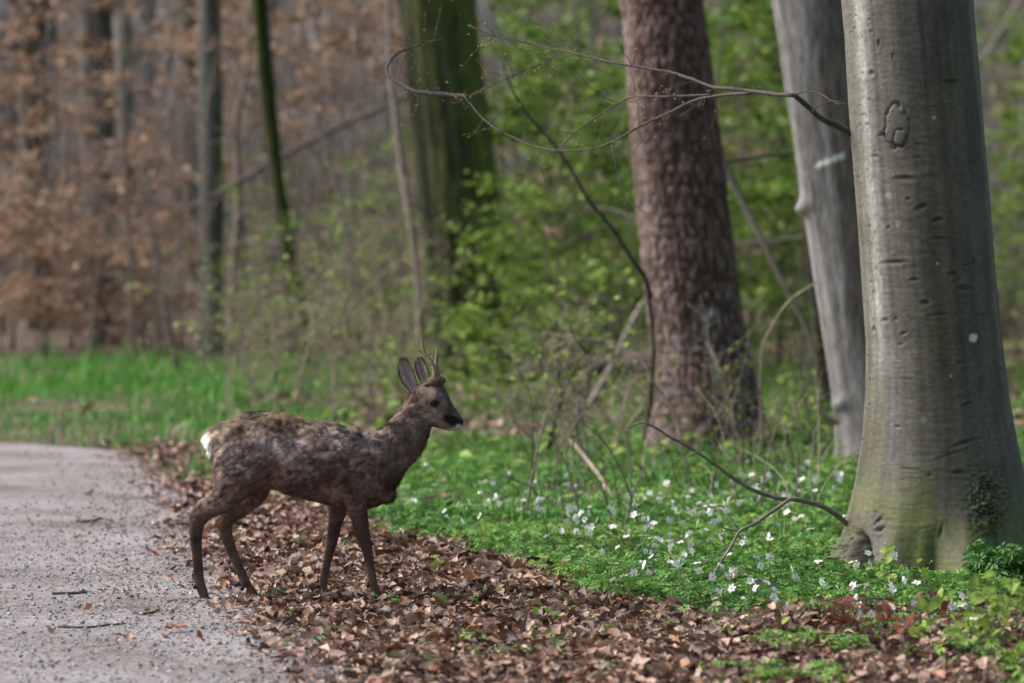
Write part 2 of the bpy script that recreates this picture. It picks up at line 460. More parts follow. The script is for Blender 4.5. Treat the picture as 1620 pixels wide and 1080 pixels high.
# ------------------------------------------------------------------ trees
def trunk_mesh(prof, Yd, top=9.0, nang=64, dz=0.03, zfine=4.5, disp=None, colf=None, material=None, sink=0.12, lobes=None, nup=36):
    """prof: rows (py, left px, right px); the trunk stands at distance Yd. Returns mesh (object origin at the foot) and foot"""
    prof = np.array(sorted(prof, key=lambda r: -r[0]), float)
    py, xl, xr = prof.T
    cz = P(810 + 0 * py, py, Yd)[:, 2]
    cx = ((xl + xr) / 2 - 810) / FPX * Yd
    cr = (xr - xl) / 2 / FPX * Yd
    zf = float(terrain(cx[0], Yd))
    zb = zf - sink
    zs = np.concatenate([np.arange(zb, zfine, dz), np.linspace(zfine, top, nup)])
    sx = (cx[-1] - cx[-2]) / (cz[-1] - cz[-2])
    zext, xext = np.r_[cz, top], np.r_[cx, cx[-1] + sx * 0.7 * (top - cz[-1])]
    rext = np.r_[cr, cr[-1] * 0.72]
    if cz[0] > zb:
        zext, xext, rext = np.r_[zb, zext], np.r_[xext[0], xext], np.r_[rext[0] * 1.06, rext]
    X0, R0 = np.interp(zs, zext, xext), np.interp(zs, zext, rext)
    k = np.ones(9) / 9
    sm = lambda a: np.convolve(np.pad(a, 4, mode='edge'), k, 'valid')
    X0, R0 = sm(sm(X0)), sm(sm(R0))
    th = np.linspace(0, 2 * math.pi, nang, endpoint=False)
    TH, ZZ = np.meshgrid(th, zs)
    RR = R0[:, None] * np.ones(nang)
    h = ZZ - zf
    if lobes:
        amp, hh, cnt, ph = lobes
        RR = RR * (1 + amp * np.exp(-np.clip(h, 0, None) / hh) * np.clip(np.cos(TH * cnt + ph + 0.6 * np.sin(TH + ph)), -0.5, 1))
    V = np.stack([X0[:, None] + RR * np.cos(TH), Yd + RR * np.sin(TH), ZZ], -1).reshape(-1, 3)
    Nn = np.stack([np.cos(TH), np.sin(TH), 0 * TH], -1).reshape(-1, 3)
    thf, hf = TH.ravel(), h.ravel()
    u, v = proj(V)
    front = np.sin(thf) < 0.15
    if disp is not None:
        V = V + Nn * disp(V, thf, hf, u, v, front)[:, None]
    col = colf(V, thf, hf, u, v, front) if colf is not None else np.full((len(V), 3), 0.1)
    m, n = len(zs), nang
    i, j = np.meshgrid(np.arange(m - 1), np.arange(n), indexing='ij')
    j2 = (j + 1) % n
    q = np.stack([i * n + j, i * n + j2, (i + 1) * n + j2, (i + 1) * n + j], -1).reshape(-1, 4)
    foot = np.array([X0[min(len(X0) - 1, int(sink / dz))], Yd, zf])
    topc = np.array([X0[-1], Yd, zs[-1]])
    V = np.vstack([V, topc])
    col = np.vstack([col, col[-1]])
    kx = np.arange(n)
    cap = np.stack([np.full(n, m * n), (m - 1) * n + kx, (m - 1) * n + (kx + 1) % n], -1)
    return make_mesh("trunk", V - foot, [q, cap], material, col=col), foot, (topc, R0[-1])
def crown_limbs(root, foot, topc, rtop, seed, material, n=7, span=3.0, leaves=0):
    """limbs and forks that carry the crown, above the picture"""
    r = np.random.default_rng(seed)
    a = Acc()
    for k in range(n):
        az, z0 = r.uniform(0, 6.283), r.uniform(-2.2, -0.1) if k else 0
        d = np.array([math.cos(az), math.sin(az), r.uniform(0.7, 1.6) if k else 4.0])
        d /= np.linalg.norm(d)
        L = r.uniform(0.6, 1.0) * span
        p0 = topc + np.array([0, 0, z0])
        pts = [p0 + d * L * t + np.array([r.normal(0, .08), r.normal(0, .08), 0.25 * L * t * t]) for t in np.linspace(0, 1, 6)]
        pts[0] = p0
        R = rtop * (0.55 if k else 0.9)
        a.put(*tube(resample(pts, 12), np.linspace(R, R * 0.2, 12), 7), col=(0.10, 0.09, 0.075))
        for q in range(4):
            s = pts[2 + q % 4]
            e = d + r.normal(0, 0.7, 3)
            e[2] = abs(e[2])
            tp = [s, s + e * L * 0.2, s + e * L * 0.42 + np.array([0, 0, 0.2])]
            a.put(*tube(resample(tp, 6), np.linspace(R * 0.35, R * 0.06, 6), 5), col=(0.10, 0.09, 0.075))
    co = add("crown", a.mesh("crown", material, True, off=foot), root)
    if leaves:  # leaves above the picture, added so the crowns shade what stands below
        lv = Acc()
        q = r.normal(0, 1, (leaves, 3))
        q = q / np.linalg.norm(q, axis=1)[:, None] * (r.random(leaves) ** 0.4)[:, None] * np.array([span * 1.25, span * 1.25, 2.6]) + topc + np.array([0, 0, 0.8])
        scatter(lv, T_two, q, rot_rand(leaves, r, .6), r.uniform(.12, .26, leaves), r.beta(2, 2, leaves))
        add("foliage", lv.mesh("foliage", M_green, off=foot), root)

M_beech = bark_mat("smooth_beech_bark", (45, 45, 70), 0.26, 0.4, 0.004, 0.65, 0.3)
M_rough = bark_mat("scaly_bark", (38, 38, 16), 0.55, 0.9, 0.012, 0.85)
M_grey = bark_mat("grey_bark", (34, 34, 9), 0.5, 0.5, 0.006, 0.8)
M_moss = bark_mat("mossy_bark", (22, 22, 7), 0.55, 0.8, 0.012, 0.95, 0.1)

# --- the big beech on the right
LENS = [(1487, 88, 10, 2.5, 0), (1503, 131, 16, 4, 0), (1478, 170, 8, 2.5, 0), (1453, 229, 9, 3, 0), (1451, 250, 9, 2.5, 0), (1432, 283, 22, 5, 0), (1470, 279, 20, 1.8, -.1), (1383, 248, 10, 3, 0),
        (1458, 329, 15, 5, -.35), (1484, 349, 13, 4.5, -.25), (1489, 378, 20, 3, 0), (1507, 434, 10, 4, 0), (1524, 457, 13, 5.5, 0), (1540, 416, 5, 5, 0), (1528, 420, 12, 2.5, -.3), (1464, 480, 9, 5, 0),
        (1414, 416, 26, 4, -.05), (1487, 498, 20, 3, -.08), (1447, 443, 11, 3.5, 0), (1400, 507, 7, 4, 0), (1554, 499, 14, 2.5, -.15), (1437, 316, 7, 3, 0), (1406, 360, 4, 3, 0), (1379, 117, 5, 5, 0),
        (1390, 70, 3, 8, 0), (1412, 92, 1.6, 8, 0), (1517, 748, 14, 4, 0), (1470, 752, 8, 3, 0), (1440, 742, 22, 2.5, .05), (1420, 675, 7, 3, 0), (1530, 640, 13, 3, -.3), (1495, 572, 30, 1.6, -.12), (1520, 574, 9, 3.5, 0), (1440, 600, 30, 1.5, .1),
        (1500, 720, 46, 2, -.35), (1528, 700, 30, 4, -.3), (1488, 845, 4, 16, .2), (1465, 835, 22, 2, -.15), (1385, 810, 10, 2.5, .2), (1417, 505, 5, 3, 0), (1430, 528, 9, 3, -.4), (1425, 545, 6, 2.5, 0), (1382, 522, 4, 6, 0), (1396, 215, 9, 5, 0)]
r_ = np.random.default_rng(5)
for _ in range(120):
    LENS.append((r_.uniform(1350, 1600), r_.uniform(20, 760), r_.uniform(1.5, 5), r_.uniform(.8, 1.5), r_.normal(0, .15)))
for _ in range(60):
    LENS.append((r_.uniform(1350, 1385), r_.uniform(20, 760), r_.uniform(2, 4), r_.uniform(1.3, 3), r_.normal(0, .5)))
def lens_field(u, v):
    d, c = np.zeros(len(u)), np.zeros(len(u))
    for (cx, cy, w, hgt, ang) in LENS:
        k = np.nonzero((abs(u - cx) < 3 * w + 4) & (abs(v - cy) < 3 * hgt + w * abs(math.tan(ang)) * 2 + 5))[0]
        if not len(k):
            continue
        du, dv = u[k] - cx, v[k] - cy
        ca, sa = math.cos(ang), math.sin(ang)
        a, b = (du * ca + dv * sa) / w, (-du * sa + dv * ca) / hgt
        q = a * a + (b + 0.35 * (1 - np.clip(a * a, 0, 1))) ** 2
        rim = a * a * 0.7 + b * b * 0.4
        s = min(1.0, hgt / 4.0)
        d[k] += -0.0065 * s * np.exp(-2.2 * q) + 0.0014 * s * np.exp(-1.5 * (rim - 0.9) ** 2)
        c[k] = np.maximum(c[k], np.exp(-1.8 * q) * min(1, 0.35 + hgt / 6))
    return d, c
def scar(u, v, cx, cy, rx, ry, wid):
    a = np.arctan2((v - cy) / ry, (u - cx) / rx)
    q = np.sqrt(((u - cx) / rx) ** 2 + ((v - cy) / ry) ** 2) + 0.05 * np.sin(3 * a + cx) + 0.16 * noise(np.c_[u / 7, v / 6, 0 * u], 54)
    return np.exp(-((q - 1) * rx / wid) ** 2), q
def beech_disp(V, th, h, u, v, front):
    d = 0.006 * fbm(np.c_[np.cos(th) * 2.0, np.sin(th) * 2.0, h * 1.4], 3, 2)
    rip = noise(np.c_[np.cos(th) * 3.2, np.sin(th) * 3.2, h * 85 + 2.5 * noise(np.c_[np.cos(th) * 2, np.sin(th) * 2, h * 3], 8)], 4)
    d += 0.0006 * rip + 0.0006 * noise(np.c_[np.cos(th) * 8, np.sin(th) * 8, h * 170], 6)
    ld, _ = lens_field(u, v)
    f = front.astype(float)
    d += ld * f
    for a in ((1418, 200, 20, 33, 2.2), (1424, 219, 11, 13, 1.6)):
        e, q = scar(u, v, *a)
        d += f * (-0.007 * e * (0.35 + 0.65 * (u < a[0] + 6)) + 0.004 * (q < 1))
    # folds where the roots begin, torn bark at the foot
    base = np.exp(-np.clip(h, 0, None) / 0.17)
    d += base * 0.075 * (fbm(np.c_[np.cos(th) * 3.0, np.sin(th) * 3.0, h * 1.2], 3, 12))
    cle = np.exp(-((u - 1364 - (v - 870) * 0.08 - 3 * noise(np.c_[u / 9, v / 7, 0 * u], 34)) / 7.5) ** 2) * smooth(832, 872, v) * f
    d -= 0.075 * cle
    d += 0.05 * np.exp(-((u - 1338) / 16) ** 2) * smooth(835, 890, v) * f - 0.022 * np.exp(-((u - 1480) / 14) ** 2) * smooth(820, 880, v) * f + 0.03 * np.exp(-((u - 1530) / 26) ** 2) * smooth(790, 890, v) * f
    rp = np.maximum(np.exp(-((u - 1340) / 24) ** 2 - ((v - 880) / 38) ** 2), np.exp(-((u - 1562) / 26) ** 2 - ((v - 800) / 55) ** 2)) * f
    cr = np.abs(noise(np.c_[u / 5.5, v / 4.0, 0 * u], 31)) + np.abs(noise(np.c_[u / 2.6, v / 2.2, 0 * u], 32)) * 0.5
    d += rp * (0.032 * cr - 0.012)
    d += f * 0.006 * np.exp(-((u - 1390) / 8) ** 2 - ((v - 830) / 14) ** 2) * np.sign(noise(np.c_[u / 4, v / 5, 0 * u], 33))
    return d * (0.15 + 0.85 * smooth(3.3, 2.7, h))
def beech_col(V, th, h, u, v, front):
    f = front.astype(float)
    cs = np.c_[np.cos(th) * 2.2, np.sin(th) * 2.2, h * 1.2]
    c = mix((0.070, 0.064, 0.046), (0.125, 0.115, 0.092), smooth(-0.5, 0.5, fbm(cs * [1.5, 1.5, 0.35], 4, 41)))
    c = mix(c, (0.066, 0.060, 0.028), 0.75 * smooth(-0.1, 0.5, fbm(cs * [1.2, 1.2, .8], 3, 44)))         # algae film
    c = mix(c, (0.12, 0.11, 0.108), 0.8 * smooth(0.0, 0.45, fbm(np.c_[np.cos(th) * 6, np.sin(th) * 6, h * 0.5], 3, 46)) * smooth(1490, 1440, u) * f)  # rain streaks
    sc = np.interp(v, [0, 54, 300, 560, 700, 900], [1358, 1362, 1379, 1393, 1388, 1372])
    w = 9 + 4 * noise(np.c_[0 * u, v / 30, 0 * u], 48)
    c = mix(c, (0.50, 0.50, 0.48), f * 0.85 * np.exp(-((u - sc) / w) ** 2) * smooth(640, 460, v) * (0.75 + 0.4 * noise(np.c_[u / 2.5, v / 9, 0 * u], 49)))  # pale stemflow streak with its sheen painted into the bark colour
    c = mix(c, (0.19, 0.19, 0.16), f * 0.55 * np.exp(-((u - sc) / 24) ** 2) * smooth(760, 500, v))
    # green algae on the foot
    g = smooth(690, 840, v) * smooth(-0.35, 0.3, fbm(np.c_[u / 50, v / 60, 0 * u], 3, 50) + 0.3 * np.exp(-((u - 1435) / 45) ** 2))
    c = mix(c, (0.105, 0.125, 0.03), 0.75 * g)
    c = c * (1 + 0.42 * fbm(np.c_[np.cos(th) * 13, np.sin(th) * 13, h * 0.9], 3, 55) + .38 * fbm(np.c_[np.cos(th) * 4, np.sin(th) * 4, h * 9], 5, 56))[:, None]
    # fine horizontal grain
    c = c * (1 + 0.09 * noise(np.c_[np.cos(th) * 7, np.sin(th) * 7, h * 110], 51) + 0.14 * noise(np.c_[np.cos(th) * 30, np.sin(th) * 30, h * 60], 52))[:, None]
    _, lc = lens_field(u, v)
    c = mix(c, (0.022, 0.020, 0.015), np.clip(0.85 * lc * f, 0, 1))
    for a in ((1418, 200, 20, 33, 1.5), (1424, 219, 11, 13, 1.1)):
        e, q = scar(u, v, *a)
        c = mix(c, (0.02, 0.018, 0.014), f * 0.8 * e * (0.25 + 0.75 * (u < a[0] + 4)))
    for (cx, cy, r, k) in ((1539.5, 534, 6.5, .8), (1478, 186, 3.2, .4), (1405, 309, 5, .25), (1421, 353, 5.5, .22), (1483, 417, 1.8, .5), (1504, 594, 2.2, .4), (1461, 663, 5, .15)):
        q = np.sqrt((u - cx) ** 2 + ((v - cy) / 1.1) ** 2) / r + 0.18 * noise(np.c_[u / 2.5, v / 2.5, 0 * u], 53)
        c = mix(c, (0.60, 0.62, 0.60), f * k * smooth(1.15, 0.85, q))
    rp = np.maximum(np.exp(-((u - 1340) / 24) ** 2 - ((v - 880) / 38) ** 2), np.exp(-((u - 1562) / 26) ** 2 - ((v - 800) / 55) ** 2)) * f
    cr = np.abs(noise(np.c_[u / 5.5, v / 4.0, 0 * u], 31)) + np.abs(noise(np.c_[u / 2.6, v / 2.2, 0 * u], 32)) * 0.5
    c = mix(c, (0.022, 0.021, 0.013), np.clip(1.4 * rp, 0, 1) * smooth(0.6, 0.15, cr))
    c = mix(c, (0.012, 0.011, 0.008), 0.8 * f * smooth(.15, .5, noise(np.c_[u / 5, v / 7, 0 * u], 33)) * np.exp(-((u - 1389) / 9) ** 2 - ((v - 828) / 15) ** 2))
    c = mix(c, (0.020, 0.018, 0.012), 0.85 * f * np.exp(-((u - 1364 - (v - 870) * 0.08 - 3 * noise(np.c_[u / 9, v / 7, 0 * u], 34)) / 5.5) ** 2) * smooth(838, 872, v))  # shade inside the root cleft, painted into the bark colour
    return np.clip(c, 0.004, 1)
YA = 17.35
t = add("beech_tree", None, label="massive smooth grey-olive beech trunk with scarred bark and flared mossy foot", cat="tree")
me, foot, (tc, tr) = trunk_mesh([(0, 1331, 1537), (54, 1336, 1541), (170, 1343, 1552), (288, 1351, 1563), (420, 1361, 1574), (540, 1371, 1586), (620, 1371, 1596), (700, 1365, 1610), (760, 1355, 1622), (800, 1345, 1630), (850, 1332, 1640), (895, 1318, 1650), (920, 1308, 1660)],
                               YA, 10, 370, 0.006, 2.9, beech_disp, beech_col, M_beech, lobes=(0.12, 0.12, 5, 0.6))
t.location = foot
A_foot = foot
beech = t
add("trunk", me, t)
crown_limbs(t, foot, tc, tr, 3, M_grey, leaves=5200, span=3.2)

# --- the grey leaning trunk behind it
def b_disp(V, th, h, u, v, front):
    d = 0.012 * fbm(np.c_[np.cos(th) * 2, np.sin(th) * 2, h * 2.2], 4, 61) + 0.004 * np.abs(noise(np.c_[np.cos(th) * 16, np.sin(th) * 16, h * 5], 62))
    for (cx, cy, r) in ((1273, 326, 12), (1268, 334, 8), (1330, 640, 10)):
        d += 0.03 * np.exp(-((u - cx) ** 2 + (v - cy) ** 2) / (r * r)) * front
    return d
def b_col(V, th, h, u, v, front):
    c = mix((0.11, 0.105, 0.102), (0.235, 0.225, 0.22), smooth(-.45, .45, fbm(np.c_[np.cos(th) * 5, np.sin(th) * 5, h * 1.0], 4, 63)))
    mid = np.interp(v, [54, 288, 560, 735], [1288, 1318, 1352, 1376])
    c = mix(c, (0.12, 0.085, 0.065), 0.75 * smooth(-8, 10, u - mid - 10 * noise(np.c_[0 * u, v / 40, 0 * u], 64)) * front * smooth(620, 480, v))
    q = np.abs(v - (263 - (u - 1290) * 0.38)) / (5.0 + 0.03 * (u - 1290)) + 0.5 * np.abs(noise(np.c_[u / 3, v / 3, 0 * u], 65))
    c = mix(c, (0.62, 0.62, 0.58), front * smooth(1.2, 0.6, q) * (u > 1289) * (u < 1337))
    return c
t = add("grey_tree", None, label="leaning pale grey trunk with a white mark behind the massive beech", cat="tree")
me, foot, (tc, tr) = trunk_mesh([(0, 1220, 1342), (54, 1229, 1350), (150, 1243, 1364), (288, 1263, 1384), (420, 1284, 1402), (560, 1307, 1420), (650, 1321, 1434), (700, 1328, 1446), (745, 1326, 1452)],
                               24.3, 10, 128, 0.018, 3.6, b_disp, b_col, M_grey, lobes=(0.12, 0.15, 4, 1.0))
t.location = foot
add("trunk", me, t)
crown_limbs(t, foot, tc, tr, 4, M_grey, leaves=4200)

# --- the brown scaly trunk in the middle
def c_disp(V, th, h, u, v, front):
    cs = np.c_[np.cos(th) * 10, np.sin(th) * 10, h * 15]
    d = 0.02 * np.abs(noise(cs, 71)) + 0.012 * np.abs(noise(cs * [2.2, 2.2, 1.6], 72)) + 0.006 * noise(cs * [4, 4, 3], 73)
    d += 0.035 * fbm(np.c_[np.cos(th) * 1.5, np.sin(th) * 1.5, h * 1.0], 2, 74)
    d += 0.03 * np.exp(-np.clip(h, 0, None) / 0.5) * noise(np.c_[np.cos(th) * 4, np.sin(th) * 4, h * 0.6], 75)
    return d - 0.012
def c_col(V, th, h, u, v, front):
    cs = np.c_[np.cos(th) * 10, np.sin(th) * 10, h * 15]
    c = mix((0.058, 0.036, 0.028), (0.155, 0.105, 0.088), smooth(0.05, 0.55, np.abs(noise(cs, 71)) + 0.25 * noise(cs * 2.5, 76)))
    c = mix(c, (0.215, 0.165, 0.155), 0.7 * smooth(70, 0, u - np.interp(v, [54, 300, 450, 560, 715], [985, 1003, 1022, 1033, 1020])) * smooth(-0.5, 0.3, noise(cs * [.5, .5, .4], 77)))  # left flank painted lighter, as lit from that side
    r1 = np.exp(-((u - 1128 - 6 * noise(np.c_[0 * u, v / 25, 0 * u], 78)) / (13 - np.clip(v - 480, 0, 80) * 0.09)) ** 2) * smooth(455, 490, v) * smooth(660, 560, v)
    c = mix(c, (0.34, 0.35, 0.39), front * r1 * smooth(-.3, .3, noise(np.c_[u / 5, v / 16, 0 * u], 79)))
    sp = smooth(0.45, 0.7, noise(np.c_[u / 7, v / 9, 0 * u], 80)) * smooth(470, 560, v)
    c = mix(c, (0.27, 0.25, 0.26), 0.6 * sp * front)
    return c
t = add("brown_tree", None, label="brown scaly trunk with a bluish resin streak rising from brambles", cat="tree")
me, foot, (tc, tr) = trunk_mesh([(0, 980, 1112), (54, 985, 1120), (180, 994, 1134), (300, 1003, 1150), (450, 1021, 1170), (560, 1034, 1188), (640, 1034, 1203), (690, 1024, 1217), (725, 1012, 1232)],
                               26.0, 10, 170, 0.016, 3.8, c_disp, c_col, M_rough, lobes=(0.10, 0.25, 5, 2.2))
t.location = foot
add("trunk", me, t)
crown_limbs(t, foot, tc, tr, 5, M_rough, leaves=4200)

# --- the moss-green trunk
def d_disp(V, th, h, u, v, front):
    return 0.03 * fbm(np.c_[np.cos(th) * 3, np.sin(th) * 3, h * 1.5], 4, 81) + 0.02 * noise(np.c_[np.cos(th) * 6, np.sin(th) * 6, h * 0.8], 82)
def d_col(V, th, h, u, v, front):
    c = mix((0.022, 0.024, 0.013), (0.048, 0.052, 0.028), smooth(-.4, .4, fbm(np.c_[np.cos(th) * 4, np.sin(th) * 4, h * 0.8], 3, 83)))
    return mix(c, (0.095, 0.120, 0.028), smooth(-.45, .35, np.cos(th - 0.1) * 0.55 + 0.7 * fbm(np.c_[np.cos(th) * 2, np.sin(th) * 2, h], 3, 84)))
t = add("mossy_tree", None, label="thick dark trunk cloaked in green moss rising behind the deer", cat="tree")
me, foot, (tc, tr) = trunk_mesh([(0, 632, 752), (54, 636, 756), (180, 648, 774), (300, 660, 790), (430, 672, 802), (520, 682, 812), (580, 684, 822), (610, 676, 836)],
                               36.5, 11, 96, 0.03, 4.5, d_disp, d_col, M_moss, lobes=(0.18, 0.25, 5, 0.3))
t.location = foot
add("trunk", me, t)
crown_limbs(t, foot, tc, tr, 6, M_moss, leaves=4200)

MARKS = [(100, "near the dark trunk beyond the track's bend"), (200, "around the stout grey trunk"), (280, "between the stout and the slim grey trunks"), (390, "around the slim grey trunk"), (560, "around the leaning mossy stem"),
         (690, "by the tall thin double stem"), (830, "around the moss-green trunk"), (1000, "between the moss-green and brown trunks"), (1200, "behind the brown scaly trunk"), (1400, "behind the leaning grey trunk"), (9999, "behind the massive beech")]
def mark(px):
    return next(m for lim, m in MARKS if px < lim)
# --- trunks further back
def bg_trunk(prof, Yd, kind, label, seed, name="forest_tree", group=None):
    pal = {'grey': ((0.07, 0.07, 0.058), (0.15, 0.145, 0.13)), 'dark': ((0.028, 0.03, 0.018), (0.07, 0.07, 0.045)), 'moss': ((0.022, 0.028, 0.009), (0.06, 0.075, 0.017)), 'brown': ((0.06, 0.047, 0.036), (0.13, 0.105, 0.085)), 'pale': ((0.12, 0.115, 0.10), (0.22, 0.21, 0.19))}[kind]
    def dsp(V, th, h, u, v, front):
        return 0.02 * fbm(np.c_[np.cos(th) * 2 + seed, np.sin(th) * 2, h * 1.2], 3, seed)
    def cl(V, th, h, u, v, front):
        c = mix(*pal, smooth(-.4, .4, fbm(np.c_[np.cos(th) * 3, np.sin(th) * 3, h * 0.7 + seed], 3, seed + 1)))
        if kind in ('grey', 'pale'):
            c = mix(c, (0.055, 0.065, 0.022), 0.85 * smooth(-.1, .6, np.cos(th) * 0.8 + 0.3 * noise(np.c_[th, h, 0 * h], seed + 3)))
        return c
    t = add(name, None, label=label, cat="tree", group=group)
    me, foot, (tc, tr) = trunk_mesh(prof, Yd, 10 + Yd * 0.05, 22 if Yd < 57 else 14, 0.12 if Yd < 57 else 0.25, 7, dsp, cl, M_moss if kind in ('moss', 'dark') else M_grey, sink=0.3, nup=8)
    t.location = foot
    add("trunk", me, t)
    crown_limbs(t, foot, tc, tr, seed, M_grey, 5, 2.5)
    return t
bg_trunk([(0, 313, 351), (54, 314, 352), (300, 316, 353), (540, 320, 356), (575, 314, 362)], 42, 'grey', "slim grey trunk with moss on one side standing in the brown undergrowth", 101)
bg_trunk([(0, 398, 424), (54, 402, 428), (200, 420, 440), (290, 430, 448), (460, 456, 478), (560, 478, 504), (590, 480, 512)], 40, 'moss', "slender leaning trunk covered in bright moss left of the mossy giant", 102)
bg_trunk([(0, 126, 178), (54, 126, 179), (300, 130, 182), (500, 134, 186), (565, 130, 192)], 47, 'grey', "stout grey trunk half covered in dark moss beyond the grass verge", 103)
bg_trunk([(0, 180, 206), (54, 183, 209), (300, 192, 214), (560, 200, 224)], 52, 'pale', "slim pale trunk close beside the stout grey one", 104)
bg_trunk([(0, 286, 312), (54, 288, 314), (300, 294, 316), (560, 300, 322)], 56, 'dark', "slim dark trunk just behind the slim grey one with side moss", 105)
bg_trunk([(0, 30, 74), (54, 32, 76), (300, 36, 80), (560, 40, 88)], 50, 'dark', "dark mossy trunk beyond the far bend of the gravel track", 106)
bg_trunk([(0, 1240, 1262), (54, 1244, 1266), (300, 1262, 1284), (560, 1290, 1312), (650, 1296, 1322)], 30.5, 'dark', "thin dark mossy trunk hidden behind the leaning grey trunk", 107)
r_ = np.random.default_rng(77)
for k in range(46):
    Yd = r_.uniform(58, 105)
    px = -60 + 1740 * ((k * 0.618 + 0.1) % 1.0) if k < 30 else (-460 + 50 * (k - 30) if k < 38 else 1700 + 50 * (k - 38))
    w = r_.uniform(0.22, 0.5) / Yd * FPX
    ln = r_.normal(0, 14)
    bg_trunk([(0, px - w / 2, px + w / 2), (250, px - w / 2 + ln, px + w / 2 + ln), (500, px - w * .55 + 2 * ln, px + w * .55 + 2 * ln)], Yd, ['grey', 'brown', 'pale', 'brown', 'dark'][k % 5], "distant straight " + ["grey", "brown", "pale", "brown", "dark"][k % 5] + " trunk on the slope " + mark(px), 200 + k, group="distant trunks on the wooded slope")

# ------------------------------------------------------------------ saplings and shrubs
def grow(r, h, rad, lean=(0, 0), nb=16, blen=0.9, rise=0.35, twigs=5, wob=0.05, t0=0.15):
    """stem, branches and twigs as tubes; returns (Acc, leaf anchors, leaf directions)"""
    a = Acc()
    m = 9
    st = np.zeros((m, 3))
    for k in range(1, m):
        s = k / (m - 1)
        st[k] = [lean[0] * s ** 1.3 + r.normal(0, wob) * s, lean[1] * s ** 1.3 + r.normal(0, wob) * s, h * s]
    st = resample(st, 18)
    a.put(*tube(st, np.linspace(rad, rad * 0.12, 18), 6, 0.15))
    an, di = [], []
    for k in range(nb):
        s = t0 + (0.98 - t0) * (k + r.random()) / nb
        p = st[min(17, int(s * 17))]
        az = r.uniform(0, 6.283)
        L = blen * (1.05 - 0.65 * s) * r.uniform(0.55, 1.25)
        el = rise + r.normal(0, 0.18)
        d = np.array([math.cos(az) * math.cos(el), math.sin(az) * math.cos(el), math.sin(el)])
        bp = np.array([p + d * L * q + np.array([r.normal(0, .03), r.normal(0, .03), -0.10 * L * q * q + r.normal(0, .02)]) * (q > 0) for q in np.linspace(0, 1, 5)])
        bp = resample(bp, 8)
        br = rad * 0.34 * (1.1 - 0.7 * s)
        a.put(*tube(bp, np.linspace(br, br * 0.2 + 0.0008, 8), 3))
        for q in range(twigs):
            w = int(r.integers(2, 8))
            e = d + r.normal(0, 0.6, 3) * [1, 1, .45]
            e /= np.linalg.norm(e)
            l2 = L * r.uniform(0.2, 0.5)
            tp = np.array([bp[w], bp[w] + e * l2 * .5 + r.normal(0, .015, 3), bp[w] + e * l2 + r.normal(0, .03, 3)])
            tp = resample(tp, 5)
            a.put(*tube(tp, np.linspace(br * 0.45 + .0006, 0.0008, 5), 3))
            an.append(tp[1:]); di.append(np.repeat(e[None], 4, 0))
        an.append(bp[3:]); di.append(np.repeat(d[None], 5, 0))
    return a, np.concatenate(an), np.concatenate(di)
def dress(r, anchors, n, size, tmpl, jit=0.05, droop=0.3, tilt=0.5, lo=0.0, hi=1.0):
    a = Acc()
    idx = r.integers(0, len(anchors), n)
    pos = anchors[idx] + r.normal(0, jit, (n, 3)) * [1, 1, .5]
    scatter(a, tmpl, pos, rot_rand(n, r, tilt), size * r.uniform(0.6, 1.3, n), lo + (hi - lo) * r.beta(2, 2, n))
    return a
POOL = {}
def sapling(name, label, cat, x, y, h, rad, leafmat, nleaf, lsize, seed, stemmat=None, group=None, tmpl=T_two, lo=0.0, hi=1.0, jit=0.05, tilt=0.5, pool=0, **kw):
    r = np.random.default_rng(seed)
    t = add(name, None, loc=(x, y, float(terrain(x, y)) - 0.02), label=label, cat=cat, group=group)
    have = POOL.setdefault((group, stemmat, leafmat), [])
    if pool and len(have) >= pool:                 # a further one of its kind: copies of the parts, turned and sized
        h0, parts = have[seed % pool]
        t.rotation_euler.z, k = r.uniform(0, 6.28), h / h0
        t.scale = (k, k, k)
        for p in parts:
            c = p.copy()
            COL.objects.link(c)
            c.parent = t
        return t
    a, an, di = grow(r, h, rad, **kw)
    parts = [add("stem", a.mesh("stem", stemmat or M_greytwig), t)]
    have.append((h, parts))
    if nleaf:
        parts.append(add("foliage", dress(r, an, nleaf, lsize, tmpl, jit, 0.3, tilt, lo, hi).mesh("foliage", leafmat), t))
    return t
def gx_at(px, Y):
    return (px - 810) / FPX * Y
# brown-leaved young beeches at the edge of the wood on the left
r_ = np.random.default_rng(31)
for k, (px, Yd, h, n) in enumerate([(70, 43.5, 3.6, 2600), (150, 44.5, 2.9, 2200), (225, 43, 2.4, 1500), (110, 46.5, 4.6, 3000), (285, 46, 4.4, 2300), (380, 47, 4.8, 2300), (20, 45, 4.2, 2200), (-40, 44, 3.8, 1600), (470, 45.5, 4.7, 1900), (250, 49, 5.0, 2400), (560, 49, 4.6, 1200), (640, 47, 4.8, 900), (-120, 45, 4.0, 1400), (-210, 46, 4.4, 1400), (-300, 44.5, 3.4, 1400), (-380, 46, 4.2, 1400)]):
    sapling("young_beech", ("tall" if h > 4.3 else "low" if h < 3 else "mid-sized") + " young beech with rusty winter leaves " + mark(px), "sapling", gx_at(px, Yd), Yd, h, 0.028, M_brownleaf, int(n * .5), 0.075, 300 + k,
            group="brown-leaved young beeches at the wood's edge", nb=16, blen=1.25, rise=0.12, twigs=6, jit=0.05, tilt=0.45)
